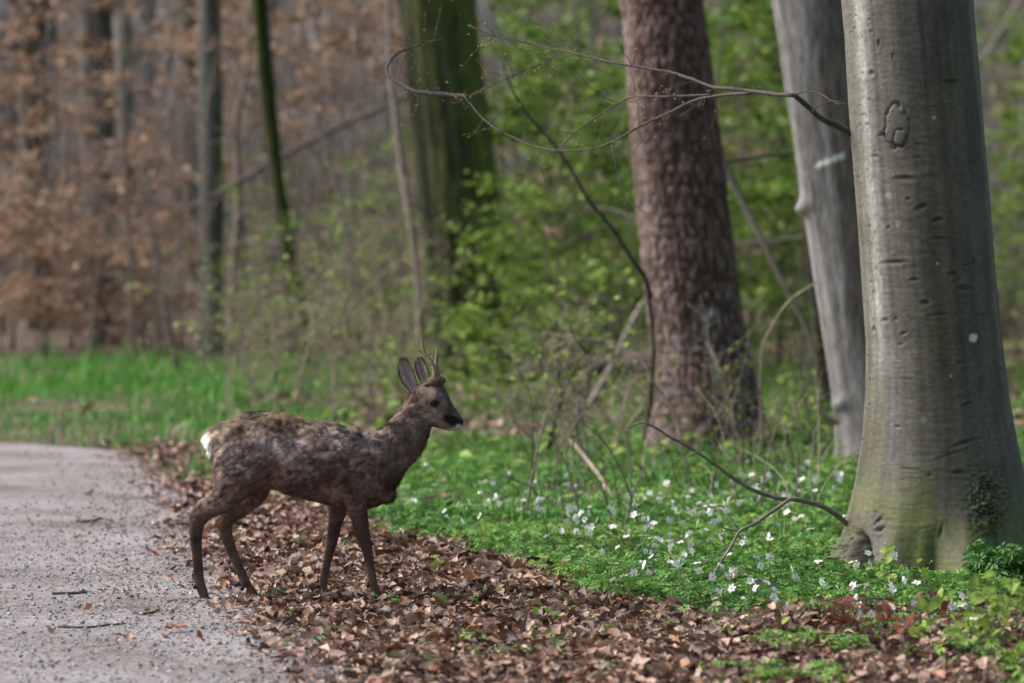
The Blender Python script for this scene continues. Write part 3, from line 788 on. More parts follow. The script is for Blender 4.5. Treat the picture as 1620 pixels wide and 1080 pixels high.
for k, (px, Yd, h, n) in enumerate([(58, 42.3, 1.7, 1300), (128, 42.6, 1.5, 1100), (192, 42.2, 1.3, 900), (240, 42.8, 1.6, 800), (0, 42.5, 1.8, 1200)]):
    sapling("young_beech", "knee-to-chest-high bushy beech in orange-brown leaf " + mark(px), "sapling", gx_at(px, Yd), Yd, h, 0.016, M_brownleaf, int(n * .6), 0.07, 320 + k,
            group="brown-leaved young beeches at the wood's edge", nb=18, blen=0.9, rise=0.3, twigs=6, jit=0.05, tilt=0.5, lo=.2)
for k, (px, Yd, h, n) in enumerate([(505, 41.5, 4.5, 1500), (600, 40.5, 4.4, 1400), (420, 43.0, 4.6, 1200)]):
    sapling("young_beech", "young beech with rusty leaves only in its top " + mark(px), "sapling", gx_at(px, Yd), Yd, h, 0.024, M_brownleaf, n, 0.07, 330 + k,
            group="brown-leaved young beeches at the wood's edge", nb=16, blen=1.6, rise=0.1, twigs=6, jit=0.05, tilt=0.45, t0=0.62)
# leafless brush between them
for k in range(66):
    px, Yd = (r_.uniform(-60, 720) if k < 52 else r_.uniform(-420, -60)), r_.uniform(40.5, 56)
    sapling("bare_sapling", "thin bare grey-brown sapling " + mark(px), "sapling", gx_at(px, Yd), Yd, r_.uniform(2.2, 5.0), r_.uniform(.016, .04), None, 0, 0.05, 340 + k,
            group="bare saplings in the brush", pool=10, nb=16, blen=1.0, rise=0.6, twigs=6, lean=(r_.normal(0, .5), r_.normal(0, .4)))
# fresh green saplings behind the three big trunks
for k in range(34):
    px, Yd = [r_.uniform(790, 1340), r_.uniform(1540, 1680)][k % 9 == 0], r_.uniform(33, 52)
    sapling("hornbeam_sapling", "leafy fresh green sapling " + mark(px), "sapling", gx_at(px, Yd), Yd, r_.uniform(2.2, 4.8), 0.02, M_green, int(r_.uniform(900, 1700)), 0.075, 400 + k,
            group="green saplings behind the trunks", pool=9, nb=16, blen=1.1, rise=0.3, twigs=5, jit=0.06)
for k, (px, Yd, h, n) in enumerate([(400, 41, 2.0, 260), (480, 42, 2.3, 330), (540, 40, 1.8, 420), (590, 38.5, 2.2, 500), (630, 40.5, 2.6, 420), (440, 45, 3.4, 300), (340, 44, 2.2, 160), (700, 44, 3.6, 300)]):
    sapling("budding_sapling", "twiggy sapling with a sprinkle of first leaves " + mark(px), "sapling", gx_at(px, Yd), Yd, h, 0.014, M_green, n, 0.05, 460 + k,
            group="budding saplings left of the mossy trunk", nb=20, blen=0.95, rise=0.45, twigs=6, lo=0.4)
for k in range(8):
    px, Yd = r_.uniform(860, 1330), r_.uniform(34, 50)
    sapling("young_beech", "young beech with few rusty leaves " + mark(px), "sapling", gx_at(px, Yd), Yd, r_.uniform(2.0, 4.2), 0.018, M_brownleaf, 320, 0.065, 480 + k,
            group="rusty young beeches amid the green saplings", nb=14, blen=0.9, rise=0.15, twigs=5)
# nearer shrubs
for k, (px, py, h, n, sz) in enumerate([(770, 655, 0.8, 700, 0.065), (840, 640, 1.0, 600, 0.06), (915, 630, 0.85, 420, 0.055), (720, 640, 0.65, 420, 0.06), (805, 690, 0.45, 200, 0.035), (660, 660, 0.6, 160, 0.04), (590, 665, 0.55, 140, 0.04)]):
    g = G(px, py)
    sapling("leafy_shrub", "low shrub with bright fresh leaves between the mossy and brown trunks", "shrub", g[0], g[1], h, 0.008, M_green, n, sz, 500 + k,
            group="fresh green shrubs between mossy and brown trunks", nb=14, blen=0.55, rise=0.5, twigs=4, lo=0.2, jit=0.03)
for k in range(44):
    px, py = r_.uniform(820, 1330), r_.uniform(660, 775)
    if 1040 < px < 1200 and py < 700:
        py += 45
    g = G(px, py)
    sapling("bramble_stems", ["grey-brown", "pale", "dark"][k % 3] + " spindly stems with tiny buds " + mark(px).replace("behind", "before"), "shrub", g[0], g[1], r_.uniform(0.35, 1.0), 0.0075, M_green, int(r_.uniform(6, 50)), 0.022, 540 + k,
            group="spindly stems around the brown trunk", pool=4, stemmat=[M_greytwig, M_palewood, M_twig][k % 3], nb=7, blen=0.4, rise=0.7, twigs=3, lo=0.5, lean=(r_.normal(0, .25), r_.normal(0, .15)), jit=0.012)
for k in range(50):
    px, py = r_.uniform(320, 660), r_.uniform(585, 670)
    g = G(px, py)
    sapling("dry_brush", ["grey-brown", "pale straw"][k % 2] + " tangle of thin dry stems behind the deer's back", "shrub", g[0], g[1], r_.uniform(0.4, 1.5), 0.008, M_green, int(r_.uniform(6, 60)), 0.04, 580 + k,
            group="dry brush behind the deer", pool=6, stemmat=[M_greytwig, M_palewood][k % 2], nb=10, blen=0.6, rise=0.6, twigs=4, lo=0.4, lean=(r_.normal(0, .3), r_.normal(0, .2)))

# far wood on the slope: twigs and leaves that read as one mass
acc = Acc()
n = 60000
Yd = rng.uniform(56, 120, n)
X = rng.uniform(-0.26, 0.22, n) * Yd
Z = terrain(X, Yd) + rng.uniform(0.1, 5.5, n) * (0.35 + 0.65 * rng.random(n))
keep = noise(np.c_[X * 0.6, Yd * 0.25, Z * 0.9], 91) > 0.34
pos = np.stack([X, Yd, Z], -1)[keep]
scatter(acc, T_leaf3, pos, rot_rand(len(pos), rng, 0.7), rng.uniform(0.12, 0.26, len(pos)), np.clip(rng.beta(2, 2, len(pos)), 0, 1))
pal = acc
add("far_brown_foliage", pal.mesh("far_brown_foliage", M_brownleaf), kind="stuff", label="far rusty foliage mass on the wooded slope", cat="foliage")
acc = Acc()
n = 42000
Yd = rng.uniform(54, 110, n)
X = rng.uniform(-0.02, 0.24, n) * Yd
Z = terrain(X, Yd) + rng.uniform(0.1, 6.5, n)
keep = noise(np.c_[X * 0.6, Yd * 0.25, Z * 0.9], 92) > 0.05
pos = np.stack([X, Yd, Z], -1)[keep]
scatter(acc, T_leaf3, pos, rot_rand(len(pos), rng, 0.7), rng.uniform(0.12, 0.28, len(pos)), rng.beta(1.4, 1.4, len(pos)))
add("far_green_foliage", acc.mesh("far_green_foliage", M_green), kind="stuff", label="far fresh green foliage mass behind the big trunks", cat="foliage")
acc = Acc()
for k in range(2400):
    Y0 = rng.uniform(48, 100)
    x0 = rng.uniform(-0.26, 0.24) * Y0
    h = rng.uniform(1.5, 6)
    dx, dy = rng.normal(0, 0.9, 2)
    z0 = float(terrain(x0, Y0))
    pts = np.array([(x0, Y0, z0 - .1), (x0 + dx * .3, Y0 + dy * .3, z0 + h * .5), (x0 + dx, Y0 + dy, z0 + h)])
    acc.put(*tube(resample(pts, 5), np.linspace(*((0.022, 0.006) if k % 4 else (0.06, 0.03)), 5), 3))
add("far_brush", acc.mesh("far_brush", M_farstem), kind="stuff", label="far grey-brown brushwood filling the slope between the trunks", cat="brushwood")

# unseen leaf clumps around the camera, added to close off the low sky
acc = Acc()
def blocker_leaves(n, fx, z0, z1, size=(0.35, 0.8)):
    q = rng.random((n, 3))
    X, Y = fx(q[:, 0], q[:, 1])
    Z = terrain(X, Y) + z0 + (z1 - z0) * q[:, 2]
    keep = noise(np.c_[X * .35, Y * .35, Z * .35], 95) > -0.35
    scatter(acc, T_two, np.stack([X, Y, Z], -1)[keep], rot_rand(int(keep.sum()), rng, 0.9), rng.uniform(*size, int(keep.sum())), rng.beta(2, 2, int(keep.sum())))
blocker_leaves(4200, lambda a, b: (7 + 9 * a + 0 * b, -12 + 62 * b), 0.3, 12)
blocker_leaves(3000, lambda a, b: (-15 - 9 * a, -12 + 50 * b), 0.3, 5.5)
blocker_leaves(3400, lambda a, b: (-22 + 44 * b, -10 - 8 * a), 0.3, 11)
blocker_leaves(2600, lambda a, b: (-26 + 8 * a, 30 + 40 * b), 0.3, 6)
add("sky_blocking_wood", acc.mesh("sky_blocking_wood", M_green), kind="stuff", label="unseen leafy wood around the track, added to block low sky light", cat="wood")

# ------------------------------------------------------------------ ground cover
def lobed_leaf(nl, span, wl, droop, r0=0.12):
    V, F = [], []
    for k in range(nl):
        a = (k / (nl - 1) - 0.5) * span
        L = 1.0 - 0.28 * abs(k / (nl - 1) - 0.5) * 2 + (0.12 if k % 2 else -0.05)
        c, s = math.cos(a), math.sin(a)
        base = len(V)
        for (l, w, z) in ((r0, 0, 0), (0.62 * L, -wl, -droop * 0.25), (L, 0, -droop), (0.62 * L, wl, -droop * 0.25)):
            V.append((l * c - w * s, l * s + w * c, z + 0.05 * (k % 2)))
        F.append((base, base + 1, base + 2, base + 3))
    return np.array(V, float), [np.array(F)]
T_an = [lobed_leaf(7, 4.6, 0.17, 0.25), lobed_leaf(8, 5.4, 0.15, 0.12), lobed_leaf(6, 3.6, 0.20, 0.4)]
acc = Acc()
def cover(n, f, x0, x1, y0, y1, size, hmax, tilt=0.35, lo=0.0, hi=1.0):
    X, Y = sample(n, f, x0, x1, y0, y1)
    ht = hmax * (0.25 + 0.75 * rng.random(len(X))) * (0.75 + 0.5 * noise(np.c_[X * 2.2, Y * 2.2, 0 * X], 25))
    pos = np.stack([X, Y, terrain(X, Y) + ht], -1)
    rr = lo + (hi - lo) * np.clip(rng.beta(2.2, 2.2, len(X)) + 0.22 * noise(np.c_[X * 1.6, Y * 1.6, 0 * X], 26), 0, 1)
    scatter_many(acc, T_an, pos, rot_rand(len(X), rng, tilt), size * rng.uniform(0.6, 1.3, len(X)), rr)
gmask = lambda X, Y: smooth(-0.05, 0.3, X - x_green(Y) + 0.32 * fbm(np.c_[X * 2.5, Y * 2.5, 0 * X], 3, 22)) * (0.55 + 0.45 * smooth(-0.35, 0.1, noise(np.c_[X * 1.3, Y * 1.3, 0 * X], 27)))
cover(26000, lambda X, Y: gmask(X, Y) * smooth(14.9, 15.7, Y + 0.3 * noise(np.c_[X * 2, Y * 2, 0 * X], 28)), -0.9, 3.4, 14.5, 20.5, 0.037, 0.08)
cover(15000, gmask, -2.6, 4.6, 20, 27.5, 0.05, 0.11)
cover(4000, lambda X, Y: np.ones(len(X)), 3.3, 6.5, 14.5, 27.5, 0.05, 0.10)
cover(7000, lambda X, Y: smooth(.5, 1.3, X) * smooth(-.15, .35, fbm(np.c_[X * 3, Y * 2.2, 0 * X], 3, 29) + .10 * (X - 1.2)) * 0.8, 0.5, 2.8, 12.6, 15.8, 0.034, 0.07, lo=0.15)
cover(1300, lambda X, Y: drift(X, Y) * (noise(np.c_[X * 2.3, Y * 2.3, 0 * X], 24) > .25), -1.0, 2.6, 13.0, 19, 0.032, 0.05)
cover(1500, lambda X, Y: ((X - 2.15) ** 2 / 0.10 + (Y - 16.4) ** 2 / 0.10 < 1) * 1.0, 1.8, 2.6, 16.0, 16.8, 0.05, 0.22, 0.5, 0.0, 0.5)
add("ground_cover", acc.mesh("ground_cover", M_anem, smooth_shade=False), kind="stuff", label="carpet of finely cut green anemone leaves on the woodland floor", cat="ground cover")

# grass: verge across the bend, tufts through the ground cover
def blade_t(w, bend):
    return (np.array([(-w, 0, 0), (w, 0, 0), (-w * .8, bend * .3, .5), (w * .8, bend * .3, .5), (0, bend, 1.0)]), [np.array([(0, 1, 3, 2)]), np.array([(2, 3, 4)])])
T_bl = [blade_t(0.022, 0.25), blade_t(0.018, 0.5), blade_t(0.026, 0.1), blade_t(0.02, 0.75)]
acc = Acc()
def grass(n, f, x0, x1, y0, y1, size, wid=1.0, tilt=0.2, dry=0.06):
    X, Y = sample(n, f, x0, x1, y0, y1)
    pos = np.stack([X, Y, terrain(X, Y) - 0.01], -1)
    s = size * rng.uniform(0.45, 1.2, len(X)) * (0.8 + 0.4 * noise(np.c_[X * .9, Y * .9, 0 * X], 15))
    rr = np.clip(0.87 * (rng.beta(2, 2, len(X)) + 0.2 * noise(np.c_[X * .6, Y * .6, 0 * X], 16)), 0, 0.87)
    dm = rng.random(len(X)) < dry * (1 + 2.5 * (noise(np.c_[X * .7, Y * .7, 0 * X], 17) > 0.35))
    rr[dm] = rng.uniform(0.92, 1, dm.sum())
    S = np.stack([s * wid, s, s], -1)
    scatter_many(acc, T_bl, pos, rot_rand(len(X), rng, tilt), S, rr)
pe_x, pe_y = cR[:, 0], cR[:, 1]
def far_edge(X):                       # distance of the track's far edge where it bends left
    k = pe_y > 26
    o = np.argsort(pe_x[k])
    return np.interp(X, pe_x[k][o], pe_y[k][o], right=26.3)
vm = lambda X, Y: smooth(-0.05, 0.25, Y - far_edge(X) - 0.1 * noise(np.c_[X * 2, Y * 2, 0 * X], 18)) * smooth(43.5, 40.5, Y + 0.8 * noise(np.c_[X * .8, Y * .1, 0 * X], 19)) * smooth(-1.3, -2.3, X - 0.5 * noise(np.c_[X * .6, Y * .6, 0 * X], 12))
vm2 = lambda X, Y: vm(X, Y) * (0.35 + 0.65 * smooth(-.35, .15, noise(np.c_[X * 1.1, Y * .5, 0 * X], 14)))
grass(88000, vm2, -11.5, 0.5, 25.8, 44, 0.17, 2.2, 0.42, 0.05)
grass(1600, lambda X, Y: vm(X, Y) * (noise(np.c_[X * .9, Y * .5, 0 * X], 13) > .2), -6.5, 0.5, 26.5, 43, 0.42, 1.2, 0.3, 0.55)
grass(1500, lambda X, Y: np.exp(-((X + 1.62) ** 2 + ((Y - 23.6) * .5) ** 2) / 0.10), -2.2, -1.1, 22.4, 25, 0.13, 1.6)
grass(24000, lambda X, Y: gmask(X, Y) * smooth(16.5, 19, Y) * smooth(2.0, 0.6, X - (Y - 20) * 0.12) * (0.35 + 0.65 * (noise(np.c_[X * 1.1, Y * 1.1, 0 * X], 20) > -0.1)), -2.6, 4, 16.5, 40, 0.17, 1.2, 0.35, 0.06)
grass(7000, lambda X, Y: (X > -0.6) * 0.8, -1, 8, 27, 46, 0.22, 2.0, 0.35, 0.12)
for (px, py) in ((1085, 832), (1098, 828), (776, 800), (790, 800), (1290, 800)):
    g = G(px, py)
    grass(40, lambda X, Y: np.ones(len(X)), g[0] - .06, g[0] + .06, g[1] - .06, g[1] + .06, 0.15, 2.2, 0.25, 0.0)
add("grass", acc.mesh("grass", M_grass, smooth_shade=False), kind="stuff", label="lush green grass of the verge and tufts in the ground cover", cat="grass")
# broad-leaved low herbs deeper in the wood
acc = Acc()
X, Y = sample(9000, lambda X, Y: (X > x_green(np.minimum(Y, 26.5)) - 0.1) * smooth(-0.2, 0.2, noise(np.c_[X * .8, Y * .5, 0 * X], 23)), -1.5, 8, 22, 48)
pos = np.stack([X, Y, terrain(X, Y) + 0.04 + 0.22 * rng.random(len(X)) ** 2], -1)
scatter(acc, T_leaf, pos, rot_rand(len(X), rng, 0.45), 0.075 * rng.uniform(.6, 1.4, len(X)), rng.beta(2, 2, len(X)))
add("woodland_herbs", acc.mesh("woodland_herbs", M_green), kind="stuff", label="low broad-leaved herbs under the trees", cat="herbs")

# ------------------------------------------------------------------ wood anemones
def flower_mesh(seed, stalk, open_):
    r = np.random.default_rng(seed)
    V, Q, T3, mi_q, mi_t, R = [], [], [], [], [], []
    n = 6 + seed % 2
    tip = np.array([r.normal(0, .01), r.normal(0, .01), stalk])
    nod = r.normal(0, 0.75, 2)
    Rm = np.array(Matrix.Rotation(nod[0], 3, 'X') @ Matrix.Rotation(nod[1], 3, 'Y'))
    for k in range(n):
        a = 2 * math.pi * k / n + r.normal(0, .08)
        c, s = math.cos(a), math.sin(a)
        b0 = len(V)
        L = 0.0165 * r.uniform(.9, 1.12)
        up = open_ + r.normal(0, .12)
        for (l, w) in ((.08, .0), (.45, -.30), (.85, -.22), (1.0, 0), (.85, .22), (.45, .30)):
            p = np.array([(l * math.cos(up)) * c - w * s, (l * math.cos(up)) * s + w * c, l * math.sin(up) - 0.12 * l * l + (0.05 if w else 0)]) * L
            V.append(tip + Rm @ p)
        Q += [(b0, b0 + 1, b0 + 2, b0 + 3), (b0, b0 + 3, b0 + 4, b0 + 5)]
        mi_q += [0, 0]
    b0 = len(V)
    for p in ico * 0.0035 + np.array([0, 0, 0.003]):
        V.append(tip + Rm @ p)
    for f in icof:
        T3.append(tuple(b0 + f)); mi_t.append(1)
    tv, tf = tube(resample(np.array([(0, 0, 0), (r.normal(0, .008), r.normal(0, .008), stalk * .6), tip]), 4), [0.0013, 0.0012, 0.0011, 0.001], 4)
    b0 = len(V)
    V += list(tv)
    Q += [tuple(b0 + f) for f in tf[0]]; mi_q += [2] * len(tf[0])
    T3 += [tuple(b0 + f) for f in tf[1]]; mi_t += [2] * len(tf[1])
    rn = np.full(len(V), r.random() * .9)
    return make_mesh("wood_anemone", np.array(V), [np.array(Q), np.array(T3)], [M_petal, M_yellow, M_stalk], rnd=rn, midx=mi_q + mi_t)
FL = [flower_mesh(k, 0.10 + 0.012 * (k % 5), [0.25, 0.5, 0.15, 0.9, 0.35, 0.05][k % 6]) for k in range(12)]
fr = np.random.default_rng(8)
clusters = [(1085, 815, 60, 26, 46), (985, 842, 50, 22, 32), (900, 842, 38, 20, 24), (1210, 795, 60, 26, 40), (1290, 775, 30, 18, 14), (1130, 870, 60, 24, 22), (1060, 910, 60, 22, 26), (960, 940, 34, 16, 12), (1190, 935, 50, 20, 14), (740, 810, 60, 20, 16), (690, 770, 46, 18, 8), (830, 800, 40, 18, 12), (1250, 850, 40, 20, 12), (1400, 960, 80, 30, 20), (1500, 985, 50, 26, 12), (1340, 915, 40, 18, 8), (1250, 745, 60, 12, 10), (1330, 735, 14, 10, 4), (1140, 960, 70, 20, 14), (880, 790, 40, 20, 10)]
nfl = 0
for (cx, cy, sx, sy, n) in clusters:
    for k in range(int(n * .85 + .5)):
        if nfl >= 298:
            break
        px, py = fr.normal(cx, sx * .75), fr.normal(cy, sy * .75)
        if not (590 < px < 1600 and py < 1050):
            continue
        g = G(px, py + 28)                # the flower stands on a stalk of about 12 cm
        if g[1] > 26 or (abs(g[0] - A_foot[0]) < 0.36 and abs(g[1] - A_foot[1]) < 0.36):
            continue
        if g[0] < x_green(g[1]) - 0.05:
            continue
        s = fr.uniform(0.9, 1.35)
        o = add("wood_anemone", FL[int(fr.integers(0, 12))], loc=(g[0], g[1], float(terrain(g[0], g[1])) - 0.01), label="white star-shaped wood anemone flower on a thin stalk in the green carpet", cat="flower", group="wood anemones in the green carpet")
        o.rotation_euler = (fr.normal(0, .12), fr.normal(0, .12), fr.uniform(0, 6.28))
        o.scale = (s, s, s)
        nfl += 1
# violet flowers at the beech's foot
for (px, py) in ((1205, 940), (1209, 935), (1214, 938), (1211, 930)):
    g = G(px, py + 12)
    v = bpy.data.meshes.get("violet") or FL[1].copy()
    v.name = "violet"
    v.materials[0] = M_violet
    o = add("violet_flower", v, loc=(g[0], g[1], -0.055), label="small violet flower low in the leaves beside the massive beech", cat="flower", group="violets beside the beech")
    o.rotation_euler = (0.3, 0, px)

# ------------------------------------------------------------------ things lying on the track
lf = np.random.default_rng(19)
LM = []
for k in range(6):
    V, F = leaf_template(0.06, 0.04, 0.22, 0.02 * (1 + k % 3), 7, k, 0.0018)
    LM.append(make_mesh("fallen_leaf", V, F, M_litter, rnd=np.full(len(V), [1.0, 0.97, 0.75, 1.0, 0.6, 0.9][k])))
spots = [(233, 975), (140, 973), (85, 1012), (268, 1004), (331, 968), (352, 968), (282, 1002), (200, 1018), (372, 985), (345, 940), (430, 985), (455, 1000), (392, 1008), (160, 812), (182, 822), (248, 886), (236, 880), (120, 858), (315, 1015), (415, 1000), (300, 930), (272, 920), (222, 948), (175, 845), (260, 1018), (470, 975), (495, 985), (440, 960), (520, 1000), (380, 960), (290, 880), (265, 850), (140, 790), (210, 770)]
for k, (px, py) in enumerate(spots):
    g = G(px, py)
    o = add("fallen_leaf", LM[k % 6], loc=(g[0], g[1], 0.022), label="single curled russet leaf lying on the grey gravel", cat="leaf", group="single leaves scattered on the gravel")
    o.rotation_euler = (lf.normal(0, .35), lf.normal(0, .35), lf.uniform(0, 6.28))
    s = lf.uniform(.6, 1.15)
    o.scale = (s, s, s)
def branch_obj(name, px_pts, r0, r1, material, label, cat="twig", sub=(), n=7, nseg=30, parent=None, rough=0.18):
    """px_pts rows: (px, py, distance); sub: list of (rows, r0, r1)"""
    a = Acc()
    off = None
    for rows, ra, rb in [(px_pts, r0, r1)] + list(sub):
        rows = np.array(rows, float)
        W = P(rows[:, 0], rows[:, 1], rows[:, 2])
        if off is None:
            off = W[0] if parent is None else np.array(parent.location)
        W = resample(W, nseg)
        W[1:-1] += 0.0015 * np.c_[noise(W[1:-1] * 30, 1), noise(W[1:-1] * 30, 2), noise(W[1:-1] * 30, 3)]
        a.put(*tube(W, np.linspace(ra, rb, nseg), n, rough))
    return add(name, a.mesh(name, material, off=off), parent, None if parent is not None else off, label, cat if parent is None else None)
def on_ground(rows, lift=-4.5):
    return [(x, y + lift, float(G(x, y)[1])) for x, y in rows]
branch_obj("twig", on_ground([(92, 995), (130, 996), (165, 993), (198, 990)]), 0.006, 0.003, M_twig, "long dark straight twig lying on the gravel")
branch_obj("twig", on_ground([(83, 942), (108, 942), (138, 941)]), 0.006, 0.004, M_twig, "short straight twig on the gravel pointing at the track's edge", sub=[(on_ground([(120, 941), (135, 938), (150, 942)]), .003, .002)])
branch_obj("twig", on_ground([(211, 972), (228, 974), (245, 971), (252, 968)]), 0.006, 0.003, M_twig, "small bent dark twig beside a russet leaf on the gravel")
branch_obj("twig", on_ground([(120, 828), (145, 828), (158, 823), (178, 827)]), 0.007, 0.003, M_twig, "crooked twig lying further up the gravel track")

# ------------------------------------------------------------------ branches
# the long branch that leaves the beech and crosses in front of the other trunks
R = lambda rows, y0, y1: [(x, y, y0 + (y1 - y0) * k / (len(rows) - 1)) for k, (x, y) in enumerate(rows)]
main = R([(1382, 224), (1348, 211), (1322, 198), (1300, 188), (1285, 175), (1268, 160), (1256, 150)], 17.42, 17.2)
subs = [(R([(1257, 151), (1222, 149), (1191, 145), (1150, 140), (1126, 138), (1092, 125), (1060, 115), (1010, 106), (963, 98), (925, 89), (880, 79), (841, 70), (785, 58), (740, 40)], 17.2, 18.4), 0.0095, 0.0022),
        (R([(1186, 148), (1150, 150), (1110, 156), (1085, 165), (1060, 178), (1014, 199), (982, 218), (944, 234), (888, 239), (841, 230), (794, 209), (766, 190), (745, 165), (732, 150)], 17.25, 19.0), 0.0072, 0.0022),
        (R([(1126, 150), (1060, 153), (1020, 153), (996, 155), (958, 176), (916, 204), (883, 237), (841, 274), (800, 290)], 17.4, 18.6), 0.005, 0.0015),
        (R([(740, 154), (700, 150), (658, 145), (636, 134), (614, 120), (613, 104), (624, 88), (645, 77), (700, 62)], 19.0, 19.4), 0.012, 0.004),
        (R([(740, 154), (790, 130), (838, 108), (880, 88), (920, 62)], 19.0, 18.8), 0.004, 0.0015),
        (R([(1256, 150), (1275, 145), (1300, 150), (1312, 158), (1330, 166)], 17.2, 17.0), 0.004, 0.002),
        (R([(1285, 176), (1300, 165), (1318, 160), (1340, 166)], 17.2, 17.05), 0.003, 0.0015),
        (R([(967, 228), (972, 250), (978, 280), (990, 310), (1003, 325), (1030, 340)], 18.0, 17.8), 0.003, 0.001),
        (R([(1160, 150), (1180, 170), (1188, 195)], 17.3, 17.2), 0.0015, 0.0007),
        (R([(1100, 118), (1080, 100), (1062, 70), (1058, 54)], 17.5, 17.3), 0.002, 0.001),
        (R([(1000, 105), (985, 80), (975, 60)], 17.8, 17.6), 0.002, 0.001),
        (R([(1060, 178), (1035, 200), (1010, 230), (990, 260)], 17.7, 17.5), 0.0022, 0.001)]
bo = branch_obj("branch", main, 0.015, 0.0105, M_twig, None, sub=subs, n=7, nseg=40, parent=beech)
r_ = np.random.default_rng(66)
tw, bu = Acc(), Acc()
T_bud = (ico * np.array([1, .45, .45]), [icof])
for rows, ra, rb in subs[:5]:
    W = np.array(rows, float)
    W = resample(P(W[:, 0], W[:, 1], W[:, 2]), 60)
    for k in range(24):
        i = int(r_.integers(6, 58))
        d = np.array([r_.normal(-.4, .6), r_.normal(0, .5), r_.normal(-.1, .7)])
        d /= np.linalg.norm(d)
        L = r_.uniform(0.06, 0.3)
        pts = resample(np.array([W[i], W[i] + d * L * .5 + r_.normal(0, .012, 3), W[i] + d * L + r_.normal(0, .02, 3) + [0, 0, .02]]), 8)
        tw.put(*tube(pts, np.linspace(0.0017, 0.0007, 8), 4))
        bp = pts[2::2] + r_.normal(0, .003, (3, 3))
        scatter(bu, T_bud, bp, rot_rand(3, r_, .8), r_.uniform(.004, .009, 3), r_.random(3))
x = tw.mesh("twigs", M_twig, off=beech.location); o = add("twigs", x, beech, kind="stuff")
o = add("buds", bu.mesh("buds", M_bud, off=beech.location), beech, kind="stuff")

branch_obj("fallen_branch", R([(1352, 842), (1336, 825), (1315, 808), (1298, 799), (1272, 792), (1250, 789), (1227, 787), (1200, 778), (1179, 768), (1155, 752), (1131, 734), (1103, 715), (1080, 701), (1060, 691), (1040, 678), (1019, 667)], 17.35, 16.75), 0.0125, 0.0045, M_greytwig,
           "forked bare branch reaching out from the beech's foot above the anemones", "branch", n=8, nseg=60,
           sub=[(R([(1019, 667), (1008, 670), (992, 676)], 16.75, 16.72), .0042, .0025),
                (R([(1250, 789), (1225, 806), (1200, 824), (1170, 841), (1155, 866), (1138, 892), (1117, 928)], 16.88, 16.52), .0085, .004),
                (R([(1170, 841), (1155, 837), (1139, 832)], 16.75, 16.7), .004, .002),
                (R([(1165, 838), (1150, 815), (1135, 800), (1128, 782), (1117, 755)], 16.75, 16.9), .0032, .0012),
                (R([(1158, 860), (1100, 897), (1060, 900), (985, 896)], 16.7, 16.6), .0026, .001),
                (R([(1150, 892), (1175, 902), (1196, 912)], 16.65, 16.6), .0024, .001),
                (R([(1103, 715), (1070, 728), (1044, 740)], 16.8, 16.7), .003, .001)])
branch_obj("sapling_stem", R([(1030, 470), (1019, 438), (1000, 410), (982, 382), (963, 354), (930, 316), (907, 274), (883, 237), (862, 212), (841, 190), (815, 150), (803, 124), (795, 100)], 24.5, 23.0), 0.016, 0.004, M_twig,
           "dark bent sapling stem leaning across to the brown trunk", "sapling", nseg=50,
           sub=[(R([(1019, 430), (1030, 500), (1034, 560), (1028, 640), (1018, 700), (1012, 728)], 24.5, 25.0), .012, .014), (R([(963, 354), (985, 335), (1000, 300)], 23.9, 23.6), .004, .001), (R([(907, 274), (880, 300), (850, 345)], 23.5, 23.2), .004, .001)])
branch_obj("bare_bough", R([(925, 332), (880, 337), (841, 342), (800, 352), (766, 356), (720, 348), (690, 340), (672, 333), (645, 322)], 33.0, 32.5), 0.009, 0.007, M_twig, "thin bare bough crossing the moss-green trunk", "branch", nseg=40,
           sub=[(R([(925, 332), (960, 330), (1008, 345), (1030, 350)], 33, 31), .009, .012)])
branch_obj("bare_bough", R([(1300, 240), (1262, 242), (1200, 248), (1150, 256), (1120, 262)], 27.5, 27.0), 0.013, 0.012, M_twig, "dark horizontal bough between the brown trunk and the grey one", "branch", sub=[(R([(1296, 240), (1310, 245), (1330, 250)], 27.5, 25.0), .012, .02)])
for rows, y0, y1, r0, lab in [
        ([(1105, 170), (1165, 300), (1200, 370), (1235, 440), (1275, 520), (1300, 600)], 31.0, 30.0, .03, "dark slanting bough between the brown trunk and the grey one"),
        ([(1130, 400), (1180, 385), (1230, 380), (1290, 372)], 33.0, 32.0, .02, "dark level bough low behind the leaning grey trunk"),
        ([(800, 430), (850, 405), (900, 385), (950, 360), (1010, 350)], 35.0, 34.0, .018, "grey bough reaching from the moss-green trunk to the brown one"),
        ([(820, 300), (860, 370), (905, 420), (960, 520)], 36.5, 36.0, .02, "grey slanting bough in the greenery right of the moss-green trunk"),
        ([(230, 300), (250, 320), (290, 330), (330, 322)], 43.0, 42.2, .03, "crooked dark bough by the slim grey trunk")]:
    branch_obj("bare_bough", R(rows, y0, y1), r0, r0 * .5, M_twig, lab, "branch", nseg=20)
# leaning pole across the left background, vine stem beside the mossy trunk
branch_obj("leaning_pole", R([(300, 330), (377, 288), (440, 250), (500, 218), (560, 190), (650, 150)], 42.2, 39), 0.034, 0.026, M_twig, "long grey pole leaning slantwise against the slim grey trunk", "pole", nseg=20)
branch_obj("hazel_stem", R([(655, 640), (662, 600), (664, 520), (658, 420), (645, 330), (634, 260), (626, 190), (618, 120), (615, 40), (612, -60)], 34.3, 35.4), 0.035, 0.02, M_greytwig, "tall thin double stem just left of the moss-green trunk", "sapling", nseg=30,
           sub=[(R([(670, 636), (672, 560), (664, 470), (650, 360), (640, 280)], 34.4, 34.8), .025, .008)])
branch_obj("hazel_stem", R([(570, 640), (560, 500), (540, 330), (515, 240), (490, 150), (470, 40)], 36.0, 36.5), 0.018, 0.01, M_greytwig, "slim leaning stem crossing the long slanting pole", "sapling", nseg=30)
